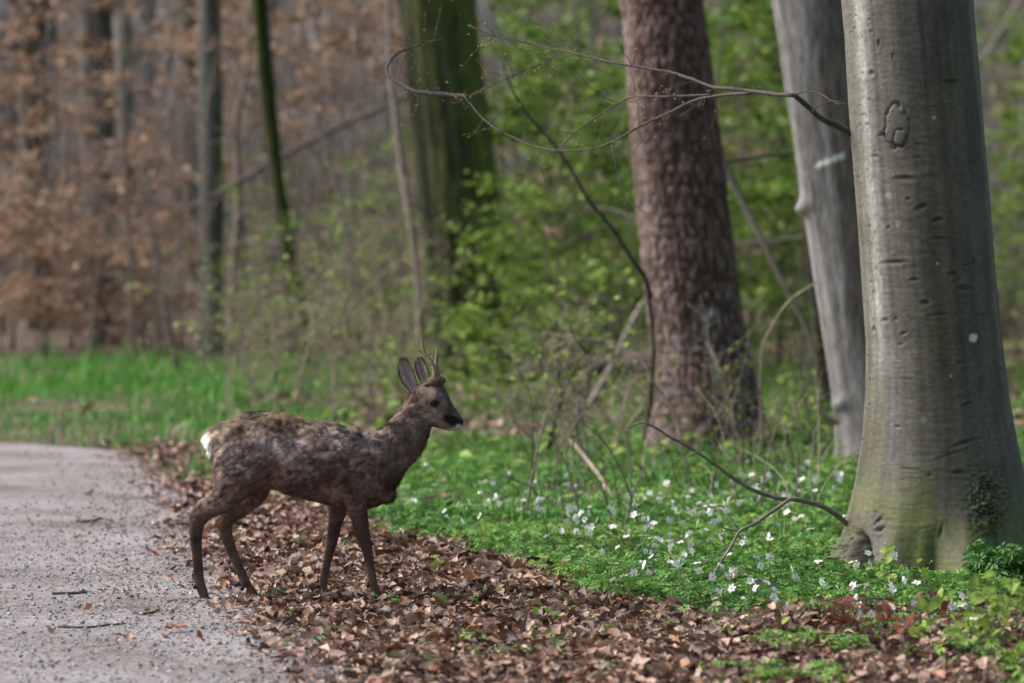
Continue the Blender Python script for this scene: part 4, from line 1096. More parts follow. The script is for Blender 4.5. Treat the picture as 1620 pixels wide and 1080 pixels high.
branch_obj("dead_stump", R([(285, 612), (277, 560), (266, 500), (262, 470)], 38.5, 38.6), 0.035, 0.015, M_twig, "short dark dead snag at the back of the grass verge", "snag")
# fallen wood among the ground cover
branch_obj("fallen_stick", R([(846, 714), (862, 726), (885, 738), (912, 749), (938, 757)], 24.4, 24.2), 0.008, 0.010, M_palewood, "pale peeled stick lying in the green carpet left of the brown trunk", "stick")
branch_obj("fallen_stick", R([(904, 697), (925, 722), (948, 752), (968, 786)], 23.4, 21.6), 0.011, 0.013, M_palewood, "thick pale stick slanting down into the anemones", "stick")
branch_obj("dead_branch", R([(860, 528), (905, 534), (959, 541), (990, 553), (1015, 569), (1033, 602), (1052, 630), (1070, 657), (1078, 700)], 24.9, 24.7), 0.007, 0.012, M_palewood, "arching pale dead branch in front of the brown trunk", "branch", nseg=40,
           sub=[(R([(959, 541), (985, 556), (1010, 562)], 24.8, 24.6), .005, .003), (R([(905, 534), (880, 548), (850, 552)], 24.9, 25.2), .004, .002)])
branch_obj("leaning_pole", R([(1020, 478), (1005, 502), (968, 579), (931, 645)], 31.0, 30.2), 0.026, 0.032, M_greytwig, "pale broken pole leaning behind the brown trunk", "pole", sub=[])
branch_obj("fallen_log", R([(810, 596), (840, 590), (900, 582), (960, 578), (1030, 574), (1100, 572)], 33.0, 32.6), 0.07, 0.09, M_twig, "dark fallen log behind the brown trunk", "log", n=12)
branch_obj("fallen_log", R([(960, 752), (1000, 756), (1060, 759), (1120, 762), (1200, 752)], 23.4, 23.7), 0.022, 0.03, M_twig, "dark rotten branch lying before the brown trunk's foot", "log", n=10,
           sub=[(R([(978, 740), (1040, 746), (1130, 748)], 24.2, 24.0), .012, .016), (R([(1120, 762), (1150, 770), (1170, 790)], 23.5, 22.6), .02, .012)])
branch_obj("fallen_stick", R([(1325, 668), (1312, 662), (1300, 654), (1290, 645)], 24.0, 23.6), 0.018, 0.012, M_palewood, "pale broken root end poking out beside the grey trunk", "stick")
for k, (rows, y0, y1, r0, m, lab) in enumerate([
        ([(1205, 720), (1204, 640), (1206, 560), (1222, 515), (1250, 475), (1292, 447)], 23.6, 23.2, .012, M_palewood, "curved pale stem rising beside the brown trunk's right flank"),
        ([(1290, 720), (1278, 660), (1268, 590), (1256, 530), (1240, 480)], 23.2, 23.4, .006, M_twig, "thin dark upright stem before the leaning grey trunk"),
        ([(1240, 745), (1222, 700), (1206, 640), (1196, 590), (1180, 540)], 23.0, 23.3, .006, M_twig, "thin dark stem leaning against the brown trunk's right flank"),
        ([(1130, 750), (1140, 700), (1160, 640), (1180, 560), (1186, 520)], 23.4, 23.6, .004, M_greytwig, "fine brown shoot standing before the brown trunk's resin streak"),
        ([(1020, 690), (1030, 600), (1034, 540), (1040, 480), (1070, 440)], 24.6, 24.6, .006, M_twig, "thin dark shoot standing along the brown trunk's left edge"),
        ([(1260, 760), (1275, 720), (1300, 690), (1340, 660)], 22.5, 22.4, .004, M_greytwig, "fine arching shoot before the grey trunk's foot"),
        ([(960, 960), (962, 930), (968, 895), (980, 862), (985, 840)], 15.7, 15.7, .0026, M_twig, "fine dark leafless shoot standing at the edge of the leaf drift"),
        ([(868, 860), (862, 825), (852, 795)], 17.8, 17.8, .003, M_twig, "fine dark shoot among the anemones behind the leaf drift"),
        ([(846, 700), (858, 690), (880, 660), (885, 615)], 25.6, 25.6, .005, M_greytwig, "thin brown shoot amid shrubs left of the arching branch"),
        ([(1250, 800), (1240, 760), (1210, 730), (1150, 700)], 19.5, 20.5, .004, M_greytwig, "fine twig arching over the forked bare branch")]):
    branch_obj("woody_shoot", R(rows, y0, y1), r0, r0 * .4, m, lab, "shoot", n=5, nseg=24)

sr = np.random.default_rng(90)
for k in range(46):
    px, Yd = sr.uniform(830, 1330), sr.uniform(19.0, 24.0)
    y0 = 340 + 9720 / Yd
    hgt, dx = sr.uniform(60, 230), sr.normal(0, 55)
    rows = [(px, y0 + 4), (px + dx * .15 + sr.normal(0, 4), y0 - hgt * .35), (px + dx * .5 + sr.normal(0, 6), y0 - hgt * .75), (px + dx * 1.1, y0 - hgt)]
    tm = rows[2]
    branch_obj("woody_shoot", R(rows, Yd, Yd + sr.normal(0, .3)), sr.uniform(.0035, .007), .0014, [M_palewood, M_twig, M_greytwig][k % 3], ["pale", "dark", "grey-brown"][k % 3] + " thin leafless shoot " + mark(px).replace("behind", "before"), "shoot", n=5, nseg=18,
               sub=[(R([tm, (tm[0] + sr.normal(0, 25), tm[1] - sr.uniform(10, 50))], Yd, Yd + .1), .002, .0008), (R([rows[1], (rows[1][0] + sr.normal(0, 30), rows[1][1] - sr.uniform(15, 60))], Yd, Yd + .1), .002, .0008)]).__setitem__("group", "leafless shoots among the trunks")
# foreground seedlings: russet-leaved beech seedling and green ones at the lower right
def seedling(px, py, h, m, n, sz, lab, seed, group=None, lo=0, hi=1, blen=.16):
    g = G(px, py)
    return sapling("seedling", lab, "seedling", g[0], g[1], h, 0.003, m, n, sz, seed, stemmat=M_twig, nb=6, blen=blen, rise=0.3, twigs=2, jit=0.012, group=group, tmpl=T_leaf, lo=lo, hi=hi, wob=.012, tilt=.7)
M_russet = leaf_mat("russet_leaf", [(0, (0.10, 0.03, 0.02)), (.6, (0.20, 0.065, 0.04)), (1, (0.30, 0.13, 0.085))], 0.3)
seedling(1355, 1010, 0.20, M_russet, 26, 0.05, "russet-leaved beech seedling right before the massive beech's foot", 700)
seedling(1378, 1022, 0.16, M_russet, 14, 0.05, "small russet seedling with hanging dark leaves", 701, blen=.12)
seedling(1455, 1012, 0.17, M_russet, 22, 0.05, "wide russet seedling further along the beech's front", 702)
for k, (px, py, h, n) in enumerate([(1535, 1040, .28, 26), (1560, 1030, .26, 26), (1500, 1040, .24, 22), (1585, 1050, .3, 30), (1545, 1070, .25, 24), (1610, 1040, .3, 26)]):
    seedling(px, py, h, M_green, n, 0.055, "yellow-green leafy seedling among leaves at the beech's near side", 710 + k, "yellow-green seedlings near the beech", .5, 1)
seedling(1405, 935, 0.19, M_green, 12, 0.06, "yellow-green shoot with broad leaves against the beech's foot", 730, None, .85, 1)
seedling(1440, 945, 0.16, M_green, 12, 0.05, "second broad-leaved shoot close against the beech's foot", 731, None, .7, 1)
for k, (px, py) in enumerate([(668, 912), (775, 945), (915, 940), (850, 990), (945, 1005), (1130, 1000), (690, 905), (870, 905), (1040, 1015), (1250, 1010)]):
    seedling(px, py, 0.05, M_green, 6, 0.035, "tiny bright green seedling poking through the dry leaf drift", 740 + k, "tiny seedlings in the leaf drift", .5, 1, .05)

# ------------------------------------------------------------------ roe deer
DY = 16.0                                   # distance of the deer's mid-plane
DS = DY / FPX                               # metres per photograph pixel there
Z1 = lambda x, y: (280 + x / 2.348, 520 + y / 2.348)
def D(px, py, y=0.0):
    """point of the deer: silhouette position in its mid-plane, y metres away from it (towards us negative)"""
    p = P(px, py, DY)
    p = np.array(p, float)
    p[..., 1] = DY + y
    return p
def ring_loft(rings, n=28, cap=True):
    """rings: (centre, up half-axis vector, half width, belly power)"""
    V = []
    a = np.linspace(0, 2 * math.pi, n, endpoint=False)
    for (c, up, hw, sh) in rings:
        ca, sa = np.cos(a), np.sin(a)
        e = 0.92
        cu, su = np.sign(ca) * np.abs(ca) ** e, np.sign(sa) * np.abs(sa) ** e
        w = hw * (1 - sh * cu)
        V.append(c + up * cu[:, None] + np.stack([0 * a, w * su, 0 * a], -1))
    m = len(V)
    V = np.concatenate(V)
    i, j = np.meshgrid(np.arange(m - 1), np.arange(n), indexing='ij')
    j2 = (j + 1) % n
    q = np.stack([i * n + j, (i + 1) * n + j, (i + 1) * n + j2, i * n + j2], -1).reshape(-1, 4)
    c0, c1 = V[:n].mean(0), V[-n:].mean(0)
    V = np.vstack([V, c0, c1])
    k = np.arange(n)
    t = np.vstack([np.stack([np.full(n, m * n), k, (k + 1) % n], -1), np.stack([np.full(n, m * n + 1), (m - 1) * n + (k + 1) % n, (m - 1) * n + k], -1)])
    return V, [q, t]
def loft_tb(rows, nseg, head=False, y0=0.0):
    """rows: zoomed top x,y, bottom x,y, half width, widest-below factor"""
    rows = resample(np.array(rows, float), nseg)
    rings = []
    for (tx, ty, bx, by, hw, sh) in rows:
        T_, B_ = D(*Z1(tx, ty)), D(*Z1(bx, by))
        c = (T_ + B_) / 2
        c[1] += y0
        rings.append((c, (T_ - B_) / 2, hw, sh))
    return ring_loft(rings)
HEAD_X, HEAD_K = float(D(*Z1(890, 280))[0]), -0.26     # head turned a little towards us
def turn_head(V):
    V = V.copy()
    V[:, 1] += np.clip(V[:, 0] - HEAD_X, -0.03, None) * HEAD_K
    return V
bodyacc = Acc()
torso = [(104, 405, 108, 440, .022, 0), (122, 376, 122, 485, .055, 0), (155, 355, 150, 540, .082, 0), (190, 336, 185, 580, .098, 0), (238, 317, 235, 600, .108, 0), (300, 309, 300, 606, .112, .05), (370, 314, 358, 592, .108, .08), (440, 328, 425, 617, .112, .1), (520, 341, 508, 640, .118, .08),
         (590, 352, 580, 655, .114, .02), (660, 367, 660, 664, .104, -.05), (712, 374, 730, 660, .094, -.05), (745, 372, 782, 636, .080, 0), (766, 366, 803, 592, .072, 0), (788, 350, 838, 548, .064, 0), (810, 330, 874, 502, .058, 0), (832, 304, 904, 464, .053, 0), (850, 276, 926, 425, .049, 0), (864, 247, 940, 388, .046, 0), (880, 225, 945, 360, .042, 0)]
V, F = loft_tb(torso, 90)
bodyacc.put(V, F)
head = [(872, 232, 888, 300, .026, 0), (895, 214, 902, 338, .042, 0), (930, 201, 932, 358, .050, -.05), (962, 197, 958, 366, .0505, -.18), (990, 209, 984, 372, .043, -.2), (1009, 243, 1003, 375, .034, -.1), (1027, 281, 1021, 377, .0275, 0), (1044, 306, 1038, 376, .0245, .05), (1059, 321, 1053, 369, .0205, .1), (1070, 338, 1066, 357, .010, 0)]
V, F = loft_tb(head, 44)
bodyacc.put(turn_head(V), F)
def leg(rows, y0, nseg=40):
    """rows: centre px, py, half width in px, half thickness m, extra y"""
    rows = np.array(rows, float)
    rows = resample(rows * np.array([DS, DS, 1, 1, 1]), nseg) / np.array([DS, DS, 1, 1, 1])
    C = D(rows[:, 0], rows[:, 1])
    C[:, 1] += y0 + rows[:, 4]
    T_ = np.gradient(C, axis=0)
    T_[:, 1] = 0
    T_ /= np.linalg.norm(T_, axis=1)[:, None]
    up = np.stack([-T_[:, 2], 0 * T_[:, 0], T_[:, 0]], -1)
    rings = [(C[k], -up[k] * rows[k, 2] * DS, rows[k, 3], 0.0) for k in range(nseg)]
    return ring_loft(rings, 18)
near_hind = [(398, 690, 46, .040, .02), (388, 725, 46, .050, 0), (376, 752, 39, .046, 0), (361, 777, 27, .036, 0), (342, 795, 18, .026, 0), (326, 808, 14, .021, 0), (315, 822, 12.5, .019, 0), (312, 845, 10.4, .0165, 0), (314, 875, 8.2, .0135, 0), (316, 903, 7.7, .0125, 0), (319, 920, 8.7, .0145, 0), (322.5, 933, 7.2, .013, 0), (327, 944, 7.2, .0135, 0)]
far_hind = [(404, 705, 40, .040, -.02), (402, 745, 38, .045, 0), (396, 776, 27, .036, 0), (380, 800, 18.5, .026, 0), (364, 815, 14.5, .021, 0), (354, 832, 12, .019, 0), (359, 858, 9.8, .016, 0), (371, 888, 8.2, .0135, 0), (383, 916, 7.6, .0125, 0), (389, 928, 8.3, .0145, 0), (395, 936, 7.0, .013, 0), (401, 942, 6.8, .013, 0)]
near_front = [(590, 690, 34, .028, .02), (580, 725, 36, .038, .01), (571, 758, 28, .038, 0), (565, 785, 17, .030, 0), (569, 815, 14.3, .024, 0), (575, 845, 12.0, .020, 0), (582, 868, 8.9, .0165, 0), (586, 893, 6.7, .0125, 0), (591.5, 918, 6.6, .0125, 0), (594, 931, 7.4, .0145, 0), (596.5, 941, 7.4, .0135, 0)]
far_front = [(566, 735, 24, .030, -.02), (549, 768, 20, .034, 0), (537, 797, 16, .027, 0), (530, 826, 12.0, .022, 0), (525, 853, 9.6, .018, 0), (519, 880, 7.6, .0135, 0), (513, 906, 7.0, .0125, 0), (509.5, 924, 7.5, .0145, 0), (510.5, 933, 7.0, .013, 0), (512, 939, 6.8, .013, 0)]
LEGS = [(near_hind, -.072), (far_hind, .072), (near_front, -.062), (far_front, .062)]
for rows, y0 in LEGS:
    V, F = leg(rows, y0)
    bodyacc.put(V, F)
for (a_, b_, y0) in (((345, 782), (305.5, 812), -.072), ((378, 800), (342.5, 825), .072)):     # heel tendon of each hock
    W = resample(np.array([D(*a_, y0), D((a_[0] + b_[0]) / 2 - 3, (a_[1] + b_[1]) / 2 - 1, y0), D(*b_, y0), D(b_[0] + 2, b_[1] + 14, y0)]), 14)
    V, F = tube(W, np.interp(np.linspace(0, 1, 14), [0, .6, .8, 1], [.02, .013, .0125, .008]), 10)
    bodyacc.put(V, F)
def blob(c, r, rot=0.0):
    a = np.linspace(0, math.pi, 12)
    b_ = np.linspace(0, 2 * math.pi, 18, endpoint=False)
    A_, B_ = np.meshgrid(a, b_, indexing='ij')
    V = np.stack([np.sin(A_) * np.cos(B_), np.sin(A_) * np.sin(B_), np.cos(A_)], -1).reshape(-1, 3) * np.array(r)
    cr, sr = math.cos(rot), math.sin(rot)
    V = V @ np.array([[cr, 0, sr], [0, 1, 0], [-sr, 0, cr]])
    i, j = np.meshgrid(np.arange(11), np.arange(18), indexing='ij')
    j2 = (j + 1) % 18
    return V + c, [np.stack([i * 18 + j, (i + 1) * 18 + j, (i + 1) * 18 + j2, i * 18 + j2], -1).reshape(-1, 4)]
bodyacc.put(*blob(D(612, 782, 0), (.036, .05, .034), 0.2))                     # brisket
bodyacc.put(*blob(D(600, 725, -.045), (.05, .04, .085), -0.45))                # near shoulder
bodyacc.put(*blob(D(600, 725, .045), (.05, .04, .085), -0.45))
bodyacc.put(*blob(D(418, 742, -.075), (.05, .032, .045), 0.5))                 # stifle
hb = lambda px, py, y: turn_head(D(px, py, y)[None])[0]
bodyacc.put(*blob(hb(676, 655, -.026), (.034, .016, .026), 0.3))               # cheek
bodyacc.put(*blob(hb(690, 627, -.036), (.017, .012, .010), 0.4))               # brow
bodyacc.put(*blob(hb(690, 627, .036), (.017, .012, .010), 0.4))
bodyacc.put(*blob(hb(728, 668, 0), (.016, .019, .012), 0.5))                   # nose pad
tmp_me = bodyacc.mesh("deer_tmp", [])
tmp = bpy.data.objects.new("deer_tmp", tmp_me)
COL.objects.link(tmp)
md = tmp.modifiers.new("r", 'REMESH'); md.mode = 'VOXEL'; md.voxel_size = 0.005; md.use_smooth_shade = True
md = tmp.modifiers.new("s", 'SMOOTH'); md.factor = 0.5; md.iterations = 7
dg = bpy.context.evaluated_depsgraph_get()
bm_ = bpy.data.meshes.new_from_object(tmp.evaluated_get(dg))
bpy.data.objects.remove(tmp)
nv = len(bm_.vertices)
BV = np.empty(nv * 3, np.float32); bm_.vertices.foreach_get("co", BV); BV = BV.reshape(-1, 3).astype(float)
BN = np.empty(nv * 3, np.float32); bm_.vertices.foreach_get("normal", BN); BN = BN.reshape(-1, 3).astype(float)
bm_.calc_loop_triangles()
BT = np.empty(len(bm_.loop_triangles) * 3, np.int32); bm_.loop_triangles.foreach_get("vertices", BT); BT = BT.reshape(-1, 3)

def flat_px(V):                        # silhouette coordinates of a point of the deer, undoing the depth
    W = V.copy(); W[:, 1] = DY
    return proj(W)
TOPX = np.array([322, 332, 345, 357, 378, 408, 438, 472, 502, 531, 561, 583, 597, 610, 620, 633, 642, 648])
TOPY = np.array([690, 680, 671, 663, 655, 651, 654, 660, 665, 670, 677, 679, 679, 674, 666, 652, 638, 628])
def deer_col(V, Nn):
    u, v = flat_px(V)
    g = lambda cx, cy, rx, ry=None: np.exp(-((u - cx) / rx) ** 2 - ((v - cy) / (ry or rx)) ** 2)
    n1, n2, n3 = fbm(V * 9, 3, 1), fbm(V * 28, 3, 2), fbm(V * [60, 60, 60], 2, 3)
    c = mix((0.072, 0.045, 0.035), (0.140, 0.100, 0.083), smooth(-.8, .9, n1 + 0.35 * n2))
    depth = v - np.interp(u, TOPX, TOPY)
    back = smooth(34, 4, depth + 9 * n2) * (u < 560)
    c = mix(c, (0.105, 0.074, 0.045), 0.85 * back * smooth(560, 470, u))
    c = mix(c, (0.026, 0.020, 0.019), smooth(.02, .28, n2 + .3 * n3) * back * .85)
    c = mix(c, (0.105, 0.076, 0.046), 0.8 * g(375, 680, 28, 20))
    c = mix(c, (0.215, 0.182, 0.172), 0.85 * g(450, 700, 40, 16) + 0.6 * g(555, 690, 35, 14) + .45 * g(360, 715, 30, 25))
    c = mix(c, (0.046, 0.027, 0.023), np.clip(0.8 * g(520, 745, 45, 30) + 0.55 * g(470, 765, 60, 14), 0, 1))
    c = mix(c, (0.15, 0.082, 0.052), np.clip(0.6 * g(440, 758, 22, 9) + 0.9 * g(407, 783, 12, 22) + .35 * g(470, 680, 14, 8), 0, 1))
    c = mix(c, (0.235, 0.145, 0.095), np.clip(0.9 * g(538, 778, 10, 20), 0, 1))
    c = mix(c, (0.030, 0.022, 0.022), np.clip(g(626, 750, 13, 16) + .9 * g(520, 794, 24, 6) + .5 * g(433, 715, 7, 28), 0, 1))
    c = mix(c, (0.22, 0.195, 0.19), 0.7 * g(615, 690, 14, 26) * smooth(-.3, .4, n2))
    # legs: darker, tan towards the feet
    lg = smooth(790, 830, v)
    c = mix(c, mix((0.070, 0.043, 0.031), (0.125, 0.082, 0.055), smooth(-.3, .4, n1 + n2)), 0.85 * lg)
    c = mix(c, (0.135, 0.098, 0.062), 0.7 * smooth(890, 930, v))
    c = mix(c, (0.016, 0.013, 0.012), np.clip(g(311, 850, 9, 8) + .7 * g(311, 897, 6, 14) + g(311, 927, 5) + g(388, 927, 6) + g(502, 935, 6), 0, 1) * lg)
    c = mix(c, (0.17, 0.105, 0.055), 0.7 * g(306, 812, 7, 10) + .7 * g(343, 825, 6, 10))
    # head
    hd = smooth(655, 668, u + (v - 640) * 0.25) * (v < 695)
    hc = mix((0.062, 0.046, 0.038), (0.135, 0.105, 0.088), smooth(-.4, .4, n2 + .4 * n3))
    hc = mix(hc, (0.215, 0.155, 0.098), 0.7 * np.clip(g(681, 627, 9, 8) + g(690, 650, 16, 7) * .6 + g(664, 622, 8, 14) * .7, 0, 1))
    hc = mix(hc, (0.040, 0.032, 0.029), np.clip(g(699, 615, 9, 8) * .9 + g(712, 645, 10, 12) * .55, 0, 1))
    hc = mix(hc, (0.165, 0.140, 0.128), 0.7 * g(704, 634, 5, 12) + 0.6 * g(692, 665, 18, 7))
    hc = mix(hc, (0.19, 0.115, 0.07), 0.6 * g(702, 674, 9, 5))
    q = ((u - 724) * 0.78 + (v - 666) * -0.15) / 15.5
    q2 = ((v - 667) + (u - 724) * -0.40) / 8.2
    hc = mix(hc, (0.008, 0.008, 0.009), smooth(1.18, 0.9, np.sqrt(q ** 2 + q2 ** 2)))
    hc = mix(hc, (0.58, 0.52, 0.48), np.clip(1.4 * g(726, 673.5, 4.6, 3.2) + 1.1 * g(719, 678, 8, 2.8), 0, 1))
    c = mix(c, hc, hd)
    # pale rump
    w = smooth(343, 335, u + 0.12 * (v - 695) + 3 * n2) * smooth(676, 684, v) * smooth(722, 704, v)
    c = mix(c, (0.72, 0.67, 0.62), w)
    c = mix(c, (0.26, 0.19, 0.14), 0.7 * np.exp(-((u - 345) / 7) ** 2) * smooth(676, 684, v) * smooth(735, 704, v))
    return np.clip(c * (1 + 0.25 * n3)[:, None], .004, .9)
BC = deer_col(BV, BN)
# muscle and coat relief on the skin itself
uu, vv = flat_px(BV)
relief = 0.008 * fbm(BV * [16, 16, 14], 3, 15) * smooth(830, 760, vv) + 0.005 * fbm(BV * [34, 45, 50], 2, 16) * smooth(830, 780, vv) * smooth(720, 660, uu)
BV2 = BV + BN * relief[:, None]
foot = np.array([float(D(450, 945)[0]), DY, 0.0])
deer = add("roe_deer", None, loc=foot, label="dark brown roe deer buck with short antlers stepping off the gravel track", cat="deer")
m_skin, nt, b = mat("deer_coat", 0.75, 0.15)
at = N(nt, "Attribute", attribute_name="col")
co = coords(nt)
nz = N(nt, "TexNoise", Vector=co, Scale=140.0, Detail=4.0)
nt.links.new(mul(nt, at.outputs["Color"], ramp(nt, nz.outputs["Fac"], [(0.3, (.6, .6, .6)), (.7, (1.3, 1.3, 1.3))])), b.inputs["Base Color"])
bump(nt, b, nz.outputs["Fac"], 0.4, 0.003)
add("body", make_mesh("body", BV2 - foot, [BT], m_skin, col=BC), deer)

# coat of short hairs, combed back and down, in tufts
fr = np.random.default_rng(4)
tri = BV2[BT]
ar = 0.5 * np.linalg.norm(np.cross(tri[:, 1] - tri[:, 0], tri[:, 2] - tri[:, 0]), axis=1)
NH = 240000
ti = fr.choice(len(BT), NH, p=ar / ar.sum())
b1, b2 = fr.random(NH), fr.random(NH)
fl = b1 + b2 > 1
b1[fl], b2[fl] = 1 - b1[fl], 1 - b2[fl]
bw = np.stack([1 - b1 - b2, b1, b2], -1)
HP = np.einsum('nk,nkj->nj', bw, tri[ti])
HN = np.einsum('nk,nkj->nj', bw, BN[BT[ti]]); HN /= np.linalg.norm(HN, axis=1)[:, None] + 1e-9
HC = np.einsum('nk,nkj->nj', bw, BC[BT[ti]])
u, v = flat_px(HP)
headw = smooth(650, 672, u + (v - 640) * 0.25) * (v < 695)
nose = (np.sqrt(((u - 724) / 16) ** 2 + ((v - 668) / 11) ** 2) < 1.05)
eyez = np.sqrt(((u - 687.5) / 11) ** 2 + ((v - 635.5) / 7.5) ** 2) < 1.0
neckw = smooth(585, 620, u) * (1 - headw) * (v < 770)
legw = smooth(785, 835, v)
fdir = np.zeros((NH, 3))
fdir += np.array([-0.85, 0, -0.45])
fdir = mix(fdir, np.array([-0.35, 0, -0.9]), neckw)
fdir = mix(fdir, np.array([-0.1, 0, -1.0]), legw)
fdir = mix(fdir, np.array([-0.9, 0, 0.35]), headw)
rumpw = smooth(352, 335, u) * (v < 740)
fdir = mix(fdir, np.array([-0.5, 0, -0.85]), rumpw)
TS = np.array([20.0, 30, 36])
tuft = np.stack([noise(HP * TS, 61), noise(HP * TS, 62), noise(HP * TS, 63)], -1)
tuft2 = np.stack([noise(HP * 90, 64), noise(HP * 90, 65), noise(HP * 90, 66)], -1)
fdir = fdir + (0.75 * tuft + 0.45 * tuft2) * (1 - 0.75 * legw - 0.5 * headw * (1 - legw))[:, None] + fr.normal(0, .10, (NH, 3))
fdir -= HN * np.einsum('nj,nj->n', fdir, HN)[:, None]
fdir /= np.linalg.norm(fdir, axis=1)[:, None] + 1e-9
lift = 0.22 + 0.22 * np.clip(tuft[:, 0], -1, 1) * (1 - legw)
HLn = (0.021 + 0.009 * neckw) * (1 - 0.62 * legw) * (1 - 0.60 * headw) * fr.uniform(.65, 1.25, NH)
HLn = HLn * np.where(rumpw > .5, 1.5, 1.0) * (1 + 1.0 * np.exp(-((u - 541) / 9) ** 2 - ((v - 785) / 16) ** 2) + 1.1 * np.exp(-((u - 622) / 9) ** 2 - ((v - 758) / 9) ** 2))
hd_ = fdir + HN * lift[:, None]
hd_ /= np.linalg.norm(hd_, axis=1)[:, None]
side = np.cross(hd_, HN)
side /= np.linalg.norm(side, axis=1)[:, None] + 1e-9
wd = (0.00125 * (1 - .35 * legw) * (1 - .35 * headw))[:, None]
k = ~(nose | eyez)
k &= fr.random(NH) > 0.35 * legw
p0, p1, p2 = HP - HN * .001 - side * wd, HP - HN * .001 + side * wd, HP + hd_ * HLn[:, None]
HVt = np.stack([p0, p1, p2], 1)[k].reshape(-1, 3)
f0 = mix(mix(mix(np.zeros((NH, 3)) + [-.8, 0, -.6], np.array([-.35, 0, -.94]), neckw), np.array([0., 0, -1]), legw), np.array([-.93, 0, .36]), headw)
WP = HP + 0.012 * np.stack([noise(HP * 22, 71), noise(HP * 22, 72), noise(HP * 22, 73)], -1)
SC = np.stack([WP[:, 0] * f0[:, 0] + WP[:, 2] * f0[:, 2], WP[:, 0] * f0[:, 2] - WP[:, 2] * f0[:, 0], WP[:, 1]], -1)   # along and across the lie of the coat
tw_ = (1 - .6 * legw - .45 * headw)
shade = (1 + (0.16 * noise(HP * [26, 40, 48], 67) + 0.55 * noise(SC * [26, 110, 70], 68) + .38 * noise(SC * [60, 260, 150], 69)) * tw_ + fr.normal(0, .16, NH))
HCC = np.clip(1.55 * HC * np.clip(shade, .28, 2.1)[:, None], .003, .95)
tipc = HCC * 1.22
HCt = np.stack([HCC * .8, HCC * .8, tipc], 1)[k].reshape(-1, 3)
nh = int(k.sum())
m_hair, nt, b = mat("deer_hair", 0.6, 0.2)
at = N(nt, "Attribute", attribute_name="col")
nt.links.new(at.outputs["Color"], b.inputs["Base Color"])
hm = make_mesh("coat", HVt - foot, [np.arange(nh * 3).reshape(-1, 3)], m_hair, col=HCt)
nrm = HN + (0.40 * tuft + 0.6 * tuft2) * tw_[:, None] + 0.25 * hd_ + fr.normal(0, .12, (NH, 3))
nrm /= np.linalg.norm(nrm, axis=1)[:, None]
hm.normals_split_custom_set_from_vertices(np.repeat(nrm[k], 3, 0).tolist())
o = add("coat", hm, deer, kind="stuff")

# eyes
m_eye, nt, b = mat("deer_eye", 0.06, 0.3)
b.inputs["Base Color"].default_value = (0.006, 0.004, 0.003, 1)
M_rim = plain("eyelid_skin", (0.016, 0.013, 0.012))
M_brow = plain("pale_eyelid", (0.24, 0.19, 0.15))
kk_ = np.abs(uu - 687.5) + np.abs(vv - 635.5)
for sgn in (-1, 1):
    s_ = (np.sign(BV[:, 1] - (DY + HEAD_K * (BV[:, 0] - HEAD_X))) == sgn)
    i = np.nonzero(s_)[0][np.argmin(kk_[s_])]
    c = BV2[i] - BN[i] * 0.0045
    V, F = blob(np.zeros(3), (.0165, .0115, .0118), 0.25)
    e = add("eye", make_mesh("eye", V, F, m_eye), deer, loc=c - foot)
    a = np.linspace(0, 2 * math.pi, 26)
    outw = np.array([0, BN[i][1] / abs(BN[i][1]), 0])
    for nm, sc, rr_, m_, a0, a1 in (("eyelid", 1.0, .0021, M_rim, 0, 6.2832), ("lower_eyelid", 1.22, .0016, M_brow, 3.5, 6.0)):
        a = np.linspace(a0, a1, 26)
        ringp = np.stack([.0160 * sc * np.cos(a), 0 * a, .0102 * sc * np.sin(a) + 0.0018 * np.cos(a)], -1) + outw * (.0078 if nm == "eyelid" else .006)
        V, F = tube(ringp, rr_, 6)
        add(nm, make_mesh(nm, V, F, m_), e)
